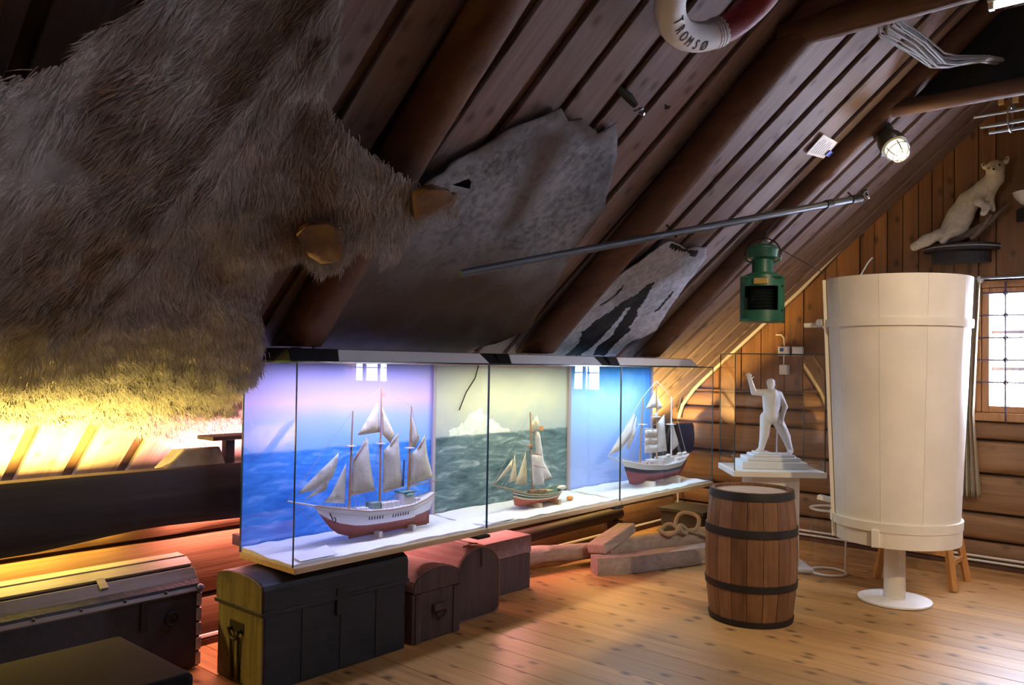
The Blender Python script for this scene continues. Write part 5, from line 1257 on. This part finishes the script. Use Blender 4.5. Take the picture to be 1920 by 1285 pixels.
for a, b in ((838, 172), (1056, 138)): MB().ball(q(a, b, -.050), .010, 8, 6, .8, .3, 1.).build('inner_ear', plain('ear_shade', (.20, .17, .14), .9), c, True)
# bowl-like white object on a dark bracket at the right
c = thing('small_white_bowl', 'small white bowl on a dark wall bracket next to the stuffed marten', 'bowl', (-1.10, 7.06, 2.70)); 
MB().lathe([(.03, 0), (.085, .035), (.125, .085), (.135, .115), (.12, .115), (.10, .07), (.02, .02), (.001, .02)], 24).build('bowl', M_WHITEPLASTIC, c, True)
sb = MB().prism([(-1.10+.13*math.cos(math.pi*k_/12), YG-.012-.2*math.sin(math.pi*k_/12)) for k_ in range(13)], lambda u, v, t: (u, v, t), 2.62, 2.70).build('wall_bracket', M_DARKW, None, bevel=.004); tag(sb, 'small black wall bracket under the white bowl', 'shelf')
# ------------------------------------------------------------------ things hanging under the slope
N_ = Vector((SI, 0, -CO)); U_ = Vector((CO, 0, SI))
# long iron pole
A = Vector((-2.764, 2.79, 1.921)); B = Vector((-1.918, 5.764, 2.656)); d = (B-A).normalized()
c = thing('iron_pole', 'long grey iron pole hung slantwise below the rafters', 'pole', A); P = rel(c)
P('shaft', MB().tube([A, A.lerp(B, .5), B], [.019, .021, .023], 14), plain('pole_steel', (.10, .11, .13), .5, metal=.7, bumpy=.2), smooth=True)
P('collar', MB().tube([A.lerp(B, .885), A.lerp(B, .905)], .029, 14), M_IRON, smooth=True); P('socket', MB().tube([B-d*.09, B+d*.02], .030, 14), M_IRON, smooth=True)
P('hook', MB().tube([B, B+Vector((.02, .03, .05)), B+Vector((.03, .06, .06)), B+Vector((.03, .085, .03))], .012, 8), M_IRON, smooth=True); P('tip', MB().ball(B+Vector((.03, .09, .02)), .016, 8, 6), M_STEEL, smooth=True)
for t, y in ((.445, 4.12), (.985, 5.72)):
    p = A.lerp(B, t); P('hanger', MB().tube([p+N_*.03, p-N_*.01+Vector((0, .025, 0)), p-N_*.07], .006, 6), M_IRON, smooth=True)
# green ship's lantern
lc = Vector((-2.39, 5.30, 1.80))
c = thing('ship_lantern', 'green-painted metal ship\'s lantern hanging from a log rafter', 'lantern', lc, math.radians(20)); M_GRN = plain('green_lantern_paint', (.022, .12, .075), .35, bumpy=.15, bscale=30, var=.15)
w = .135; hh = .30
MB().box((-w, -w, 0), (w, w, .018)).build('floor_plate', M_GRN, c, bevel=.006)
MB().box((-w, -w, hh-.012), (w, w, hh)).build('roof_plate', M_GRN, c, bevel=.006)
MB().box((-w, w-.008, .01), (w, w, hh)).build('back_plate', M_GRN, c); MB().box((w-.008, -w*.2, .01), (w, w, hh)).build('side_plate', M_GRN, c); MB().box((-w, -w*.2, .01), (-w+.008, w, hh)).build('side_plate', M_GRN, c)
fp = MB()  # front wall with opening, bowed
def fr(a0, a1, z0, z1): fp.lathe([(.150, z0), (.150, z1), (.143, z1), (.143, z0)], 10, (0, .0, 0), False, False, a0, a1)
A0, A1 = math.radians(200), math.radians(340)
fr(A0, A1, .0, .075); fr(A0, A1, .235, hh); fr(A0, A0+.42, .07, .24); fr(A1-.42, A1, .07, .24)
fp.build('front_wall', M_GRN, c, True)
for a in (A1-.18,):
    for z in (.075, .235): MB().ball((.152*math.cos(a), .152*math.sin(a), z), .008, 8, 5).build('screw', M_IRON, c, True)
ln = MB(); prof = []
for j in range(9): z = .065+j*.022; prof += [(.078, z), (.090, z+.011)]
ln.lathe(prof, 28, capb=False, capt=False).build('fresnel_lens', plain('dark_lens_glass', (.012, .016, .016), .08, spec=.8), c, True)
MB().lathe([(.125, hh), (.125, hh+.012), (.085, hh+.03), (.07, hh+.035), (.07, hh+.13)], 28, capb=False, capt=False).build('chimney', M_GRN, c, True)
MB().lathe([(.07, hh+.12), (.098, hh+.135), (.105, hh+.19), (.098, hh+.195), (.098, hh+.205), (.06, hh+.225), (.001, hh+.23)], 28).build('cap', M_GRN, c, True)
for sx in (-1, 1): MB().tube([(sx*.07, 0, hh+.10), (sx*.11, 0, hh+.12), (sx*.115, 0, hh+.15)], .008, 8).build('lug', M_GRN, c, True)
MB().torus((0, 0, hh+.15), .118, .0045, Matrix.Rotation(math.pi/2, 4, 'X'), 24, 6, 0, math.pi).build('bail', M_IRON, c, True)
MB().box((-.045, -.158, .245), (.045, -.148, .285)).build('name_plate', M_BRASS, c, bevel=.002)
tp = lc+Vector((0, 0, hh+.268)); q5 = Vector(roofp(5.60, 0, 0)); 
hk = Vector((-2.37, 5.55, 2.56))
tag(MB().tube([tp-Vector((0, 0, .005)), tp+Vector((0, .05, .04)), hk], .005, 6).build('hanging_wire', M_IRON, None, True), 'black wire tying the green lantern to the log rafter', 'wire')
tag(MB().tube([tp+Vector((.0, .0, -.01)), Vector((-2.2, 6.2, 2.14)), Vector((-2.52, 7.12, 1.98))], .003, 5).build('lantern_cord', M_BLACK, None, True), 'thin dark cord running from the green lantern to the gable wall', 'cord')
# caged bulkhead lamp, lit
cl_ = Vector((-1.665, 5.60, 2.965)); ax = Vector((.55, -.35, -.76)).normalized()
RM = ax.to_track_quat('Z', 'Y').to_matrix().to_4x4(); RM.translation = cl_
c = thing('cage_lamp', 'lit bulkhead lamp with wire cage on the far log rafter', 'lamp', cl_)
def CP(name, mb, mat, **kk): R3 = RM.to_3x3(); mb.v = [tuple(R3 @ Vector(p)) for p in mb.v]; return mb.build(name, mat, c, **kk)
M_LAMPG = plain('lamp_grey_green', (.12, .12, .09), .5, metal=.3, bumpy=.2)
CP('housing', MB().lathe([(.055, -.10), (.062, -.06), (.078, -.02), (.085, .03), (.085, .055), (.07, .055)], 24), M_LAMPG, smooth=True)
CP('mounting', MB().box((-.05, -.05, -.16), (.05, .05, -.09)), M_LAMPG, bevel=.008)
for kx in range(3):
    an = kx*2.1; CP('bracket_lug', MB().box((.075*math.cos(an)-.015, .075*math.sin(an)-.015, .02), (.075*math.cos(an)+.02, .075*math.sin(an)+.015, .05)), M_STEEL, bevel=.003)
CP('bulb_glass', MB().lathe([(.062, .05), (.066, .09), (.058, .125), (.036, .15), (.001, .158)], 24), emit('lamp_glow', (1., .80, .50), 3.), smooth=True)
cg = MB()
for kx in range(3):
    an = kx*math.pi/3; cg.tube([((.072*math.cos(th))*math.cos(an), (.072*math.cos(th))*math.sin(an), .075+.095*math.sin(th)) for th in [math.pi*i/14 for i in range(15)]], .004, 5)
cg.torus((0, 0, .10), .072, .004, None, 24, 5); cg.torus((0, 0, .145), .050, .004, None, 24, 5)
CP('cage', cg, M_STEEL, smooth=True)
pl = bpy.data.lights.new('cage_lamp_light', 'POINT'); pl.energy = 5; pl.color = (1., .74, .42); pl.shadow_soft_size = .05
po = bpy.data.objects.new('cage_lamp_light', pl); COL.objects.link(po); po.location = cl_+ax*.24
# life ring with the town's name
YC, SC, R0, rt = 3.103, 3.277, .297, .064
rc = Vector(roofp(YC, SC, .20)); c = thing('life_ring', 'old white and red life ring with painted lettering under the roof boards', 'life ring', rc)
def rp_(a, rr, off): return Vector((0, 1, 0))*rr*math.cos(a)+U_*rr*math.sin(a)+N_*off
def seg(name, a0, a1, mat, r=rt, n=20):
    MB().tube([rp_(a0+(a1-a0)*i/n, R0, 0) for i in range(n+1)], r, 16).build(name, mat, c, True)
M_RW = plain('ring_white', (.62, .62, .62), .55, bumpy=.3, bscale=20, var=.1); M_RR = plain('ring_red', (.20, .02, .025), .55, bumpy=.2)
d_ = math.radians
for a0, a1, m_ in ((-200, -42, M_RW), (-42, 45, M_RR), (45, 80, M_RW), (80, 160, M_RR)): seg('ring_segment', d_(a0), d_(a1), m_)
for a in (-46, -49, -52, 49, 156, -196): seg('lashing', d_(a), d_(a+1.6), M_RW, rt+.003, 2)
def ring_text(txt, a0, a1, h):
    cu = bpy.data.curves.new('lettering', 'FONT'); 
    n = len(txt)
    for i, ch in enumerate(txt):
        cu = bpy.data.curves.new('letter', 'FONT'); cu.body = ch; cu.size = 1.; cu.align_x = 'CENTER'; cu.resolution_u = 3
        to = bpy.data.objects.new('letter', cu); COL.objects.link(to); dg = bpy.context.evaluated_depsgraph_get()
        me = bpy.data.meshes.new_from_object(to.evaluated_get(dg)); bpy.data.objects.remove(to)
        a = a0+(a1-a0)*(i+.5)/n; bm = bmesh.new(); bm.from_mesh(me); bmesh.ops.subdivide_edges(bm, edges=[e for e in bm.edges if e.calc_length() > .2], cuts=3, use_grid_fill=True)
        bmesh.ops.triangulate(bm, faces=bm.faces)
        for v in bm.verts:
            lx, ly = v.co.x*h*.72, (v.co.y-.34)*h            # along the ring, towards the hole
            an = a+lx/R0; ph = ly/rt                          # angle over the tube, 0 = towards the room
            rr_ = R0-math.sin(ph)*(rt+.0015); v.co = rp_(an, rr_, math.cos(ph)*(rt+.0015))
        bm.to_mesh(me); bm.free(); me.materials.append(plain('letter_black', (.012, .012, .014), .7))
        o = bpy.data.objects.new('letter', me); COL.objects.link(o); o.parent = c
        md = o.modifiers.new('thickness', 'SOLIDIFY'); md.thickness = .002; md.offset = 0
ring_text('TROMS\u00d8', d_(-128), d_(-66), .066)
tag(MB().tube([rc-N_*.215+U_*.25, rc-N_*.12+U_*.29, rc-N_*.02+U_*.235], .008, 8).build('ring_hook', M_IRON, None, True), 'iron hook holding the life ring on the roof boards', 'hook')
# notice on the boards
pcn = [Vector(roofp(*ys, .05)) for ys in ((5.20, 2.73), (5.18, 2.885), (5.425, 2.885), (5.445, 2.755))]
c = thing('notice_sheet', 'printed white notice pinned to the roof boards with a blue tab', 'notice', sum(pcn, Vector())/4); P = rel(c)
P('sheet', MB().add([p for p in pcn]+[p-N_*.006 for p in pcn], [(0,1,2,3),(7,6,5,4),(0,4,5,1),(1,5,6,2),(2,6,7,3),(3,7,4,0)]), M_PAPER)
for i in range(7):
    t0 = .10+i*.115; a, b = pcn[0].lerp(pcn[3], t0), pcn[1].lerp(pcn[2], t0); a2, b2 = a.lerp(b, .12), a.lerp(b, .12+.72*(1 if i % 3 else .8)); w_ = (pcn[3]-pcn[0])*.035
    P('print_line', MB().add([a2+N_*.0008, b2+N_*.0008, b2+w_+N_*.0008, a2+w_+N_*.0008], [(0, 1, 2, 3)]), plain('print_grey', (.25, .25, .28), .8))
P('blue_tab', MB().box((-.02, -.03, -.004), (.02, .03, .004), Matrix.Translation(pcn[3].lerp(pcn[2], .35)+N_*.006) @ Matrix.Rotation(-TH, 4, 'Y')), plain('blue_tab', (.02, .06, .5), .5))
tag(MB().box((-.02, -.03, -.010), (.02, .03, .010), Matrix.Translation(Vector(roofp(5.31, 2.80, .032))) @ Matrix.Rotation(-TH, 4, 'Y')).build('notice_batten', M_ROOF, None), 'small batten behind the printed notice', 'batten')
# cleat, eye screws
cp_ = Vector(roofp(3.31, 2.585, .045))
c = thing('iron_cleat', 'dark iron cleat with a shackle on the roof boards near the grey skin', 'cleat', cp_); P = rel(c)
P('plate', MB().tube([cp_+Vector((-.02, -.07, .035)), cp_+Vector((0, .0, .0)), cp_+Vector((.01, .045, -.03))], [.016, .022, .016], 8), M_IRON, smooth=True)
P('shackle', MB().torus(cp_+Vector((.015, .065, -.045)), .02, .006, Matrix.Rotation(.6, 4, 'X'), 14, 6), M_STEEL, smooth=True); P('shackle_pin', MB().tube([cp_+Vector((.0, .085, -.05)), cp_+Vector((.03, .09, -.065))], .008, 8), M_STEEL, smooth=True)
for y_, s_, lb in ((3.62, 2.62, 'small iron eye screw in the roof board above the grey skin'), (2.72, 2.90, 'small iron eye screw in the roof board below the life ring')):
    q_ = Vector(roofp(y_, s_, .035)); tag(MB().torus(q_+N_*.012, .013, .0035, Matrix.Rotation(.7, 4, 'X'), 12, 5).tube([q_-N_*.012, q_+N_*.002], .004, 5).build('eye_screw', M_IRON, None, True), lb, 'eye screw')
# rope bundle thrown over the collar beam
c = thing('cord_bundle', 'bundle of pale grey cords slung from the collar beam to the far rafter', 'rope', (-1.22, 4.6, 3.2)); P = rel(c)
M_CORD = plain('pale_cord', (.40, .42, .45), .85, bumpy=.5, bscale=120)
rr = random.Random(4)
for i in range(16):
    o_ = Vector((rr.uniform(-.035, .035), rr.uniform(-.02, .02), rr.uniform(-.03, .03))); f = rr.uniform(-.02, .03)
    P('strand', MB().tube([Vector((-1.27, 4.16, 3.30))+o_*1.0, Vector((-1.29, 4.32, 3.20))+o_*1.6, Vector((-1.25, 4.62, 3.20))+o_*1.5, Vector((-1.22, 4.92, 3.20+f-.02))+o_*1.2, Vector((-1.20, 5.14, 3.235+f))+o_*.9, Vector((-1.10, 5.45, 3.33))+o_*.7, Vector((-1.02, 5.70, 3.36))+o_*.6], .006, 5), M_CORD, smooth=True)
# steel rods under the far collar, timber hanger, fluorescent batten
for i, (y_, z_, xo, lb) in enumerate(((6.20, 3.205, -1.215, 'first'), (6.14, 3.185, -1.30, 'second'), (6.24, 3.145, -1.19, 'third'), (6.16, 3.115, -1.265, 'fourth'), (6.22, 3.085, -1.225, 'lowest'))):
    o = MB().tube([(xo, y_, z_), (.9, y_, z_+.02)], .0095, 10).build('steel_rod', M_STEEL, None, True); tag(o, 'thin bright steel rod in the bunch hung below the far collar beam', 'rod', 'steel rods hung below the far collar beam')
for x_, lb in ((-1.115, 'small plywood hanger on the far collar beam above the steel rod ends'), (.6, 'plywood hanger farther along the far collar beam')):
    c = thing('rod_hanger', lb, 'hanger', (x_, 6.18, 3.07)); P = rel(c)
    P('board', MB().box((x_-.035, 6.1, 3.23), (x_+.0, 6.13, 3.40)), plain('plywood', (.48, .33, .18), .6, var=.2), bevel=.002); P('board', MB().box((x_+.045, 6.1, 3.23), (x_+.08, 6.13, 3.42)), plain('plywood', (.48, .33, .18), .6, var=.2), bevel=.002)
    P('clip', MB().bar((x_+.0, 6.16, 3.34), (x_+.05, 6.18, 3.20), .03, .012), M_STEEL); P('cradle', MB().torus((x_+.02, 6.18, 3.145), .085, .005, Matrix.Rotation(math.pi/2, 4, 'Y'), 20, 5), M_STEEL, smooth=True)
    P('cross_bar', MB().box((x_-.05, 5.64, 3.37), (x_+.1, 6.2, 3.40)), plain('plywood', (.48, .33, .18), .6, var=.2))
# shelf and stone block tucked behind the wall plate, left of the cases
c = thing('wall_shelf', 'small dark wooden shelf behind the beam left of the violet case', 'shelf', (-3.93, 2.28, .96)); P = rel(c)
P('board', MB().box((-4.02, 2.16, 1.085), (-3.86, 2.62, 1.105)), M_DARKBEAM, bevel=.003)
for y_ in (2.26, 2.42): P('leg', MB().box((-3.95, y_, .955), (-3.91, y_+.05, 1.086)), M_DARKBEAM)
blk = MB().add([(-4.02, 1.93, .955), (-3.90, 1.93, .955), (-3.90, 2.26, .955), (-4.02, 2.26, .955), (-4.03, 2.03, 1.04), (-3.93, 2.05, 1.045), (-3.93, 2.24, 1.05), (-4.03, 2.24, 1.04)], [(3,2,1,0),(4,5,6,7),(0,1,5,4),(1,2,6,5),(2,3,7,6),(3,0,4,7)]).build('stone_block', plain('pale_grey_stone', (.20, .18, .15), .9, bumpy=1., bscale=22, var=.5), None, bevel=.01); tag(blk, 'rough pale stone block lying on the black beam beside the shelf', 'stone')
# ------------------------------------------------------------------ lamps of the room and added fill fixtures
M_TUBEON = emit('white_tube_glow', (.80, .86, 1.), 5.)
def tube_fixture(x0, x1, y, z, label):
    c = thing('tube_lamp', label, 'lamp', ((x0+x1)/2, y, z)); P = rel(c)
    P('batten', MB().box((x0, y-.03, z+.02), (x1, y+.03, z+.065)), M_WHITEPLASTIC, bevel=.004)
    P('tube', MB().tube([(x0+.03, y, z), (x1-.03, y, z)], .013, 10), M_TUBEON, smooth=True)
    for x in (x0+.015, x1-.015): P('end_holder', MB().box((x-.012, y-.018, z-.016), (x+.012, y+.018, z+.025)), M_WHITEPLASTIC)
    return c
tube_fixture(-.95, .30, 4.80, 3.375, 'lit white tube lamp high between the collar beams')
cl = ceil.location
for x in (-.75, .1): MB().box((x-cl.x, 3.9-cl.y, 3.445-cl.z), (x+.1-cl.x, 5.66-cl.y, 3.47-cl.z)).build('lamp_rail', M_LOG, ceil, bevel=.003)
for i, (yy, lb) in enumerate(((4.4, 'added housing for the unseen fill light over the middle of the room'), (1.2, 'added housing for the unseen fill light over the near end of the room'))):  # housings added around the unseen ceiling fill lights
    c = thing('fill_fixture', lb, 'lamp', (.9, yy, 3.37)); P = rel(c)
    P('housing', MB().box((.80, yy-.75, 3.37), (1.0, yy+.75, 3.44)), M_WHITEPLASTIC, bevel=.006)
    for y2 in (yy-.5, yy+.5): P('hanger', MB().tube([(.9, y2, 3.44), (.9, y2, ZP+TR*(2*XR-.9-XW)+.0)], .006, 6), M_IRON)
for p, tg, lb in (((.9, 2.6, 3.1), (-1.75, 5.3, .9), 'black track spotlight aimed at the crow\'s nest'), ((.2, .6, 3.2), (-1.9, 4.7, .0), 'black track spotlight aimed at the barrel')):
    d = (Vector(tg)-Vector(p)).normalized(); a = Vector(p)-d*.02; c = thing('track_spot', lb, 'lamp', a); P = rel(c)
    P('can', MB().tube([a, a-d*.16], .055, 16), M_BLACK, smooth=True)
    zt = ZP+TR*((2*XR-a.x if a.x > XR else a.x)-XW); b = a-d*.10; P('stem', MB().tube([b, (b.x, b.y, ZP+TR*((2*XR-b.x if b.x > XR else b.x)-XW)+.01)], .010, 8), M_BLACK, smooth=True)
for (y0, y1, nm) in ((-.6, 1.8, 'yellow tube lamp hidden behind the black beam under the bear skin'), (2.05, 4.9, 'pink tube lamp hidden behind the glass cases'), (5.2, 6.9, 'amber tube lamp hidden behind the beam near the gable wall')):
    c = thing('cove_lamp', nm, 'lamp', (-4.085, (y0+y1)/2, .77)); P = rel(c)
    P('tray', MB().box((-4.115, y0, .745), (-4.045, y1, .79)), M_WHITEPLASTIC)
tag(MB().tube([(-3.655, 3.87, 1.482), (-3.655, 3.84, 1.40), (-3.655, 3.76, 1.31), (-3.655, 3.70, 1.20)], .004, 6).build('lamp_flex', M_BLACK, None, True), 'thin dark flex hanging in front of the iceberg backdrop', 'cord')
# white cable in the corner, dark flex in the middle case
tag(MB().tube([(-4.03, 7.08, .03), (-4.03, 7.08, .46)], .010, 8).build('corner_pipe', M_CONDUIT, None, True), 'thin pale pipe standing in the corner of the log walls', 'pipe')
# ------------------------------------------------------------------ pieces that belong to a part rather than to the whole thing
def subpart(root, rules):
    kids = list(root.children); base = lambda o: o.name.split('.')[0]
    for o in kids:
        tgt = rules.get(base(o))
        if not tgt: continue
        cand = [k for k in kids if base(k) == tgt and k is not o]
        if not cand: continue
        best = min(cand, key=lambda k: (k.location-o.location).length)
        if tuple(best.rotation_euler) != (0, 0, 0): continue
        loc = o.location-best.location; o.parent = best; o.location = loc
RULES = {'sea_chest': {'end_panel': 'body', 'strap': 'body', 'handle': 'body', 'handle_plate': 'body', 'rope_beckets': 'body', 'hasp': 'lid', 'lid_lip': 'lid', 'lid_end': 'lid', 'end_batten': 'body', 'becket_block': 'body'},
 'round_top_trunk': {'end_panel': 'body', 'piping': 'body', 'strap': 'body'}, 'steamer_trunk': {'slat': 'lid', 'slat_clasp': 'lid', 'corner_plate': 'body', 'corner_cap': 'body', 'hasp': 'body', 'handle': 'body', 'rivet': 'body'},
 'model_schooner': {'crosstree': 'mast', 'freeing_port': 'hull_topside', 'rail': 'hull_topside', 'rubbing_strake': 'hull_topside', 'keel': 'hull_bottom', 'rudder': 'hull_bottom', 'deckhouse': 'deck', 'wheelhouse_roof': 'deck'},
 'model_sloop': {'masthead_cap': 'mast', 'hatch': 'deck', 'rowing_boat': 'deck', 'flag': 'gaff'}, 'model_barque': {'crosstree': 'mast', 'crow_nest': 'mast', 'deckhouse': 'deck', 'lifeboat': 'deck', 'barrel': 'deck', 'rail': 'bulwark'},
 'stuffed_marten': {'eye': 'body', 'nose': 'body', 'inner_ear': 'body'}, 'ship_lantern': {'screw': 'front_wall', 'name_plate': 'front_wall', 'bail': 'cap'}, 'cage_lamp': {'bracket_lug': 'housing'},
 'junction_box': {'switch': 'cover', 'lid': 'cover'}, 'notice_sheet': {'print_line': 'sheet', 'blue_tab': 'sheet'}, 'lamp_hood': {'front_panel': 'housing'}, 'iron_pole': {'collar': 'shaft', 'socket': 'shaft', 'tip': 'hook'}, 'life_ring': {'lashing': 'ring_segment'},
 'wall_bracket': {'rim': 'shelf'}, 'iron_cleat': {'shackle_pin': 'shackle'}, 'display_case': {'snow': 'base', 'bracket': 'base', 'wall_arm': 'base'}}
for o in [o for o in COL.objects if o.parent is None]:
    r = RULES.get(o.name.split('.')[0])
    if r: subpart(o, r)
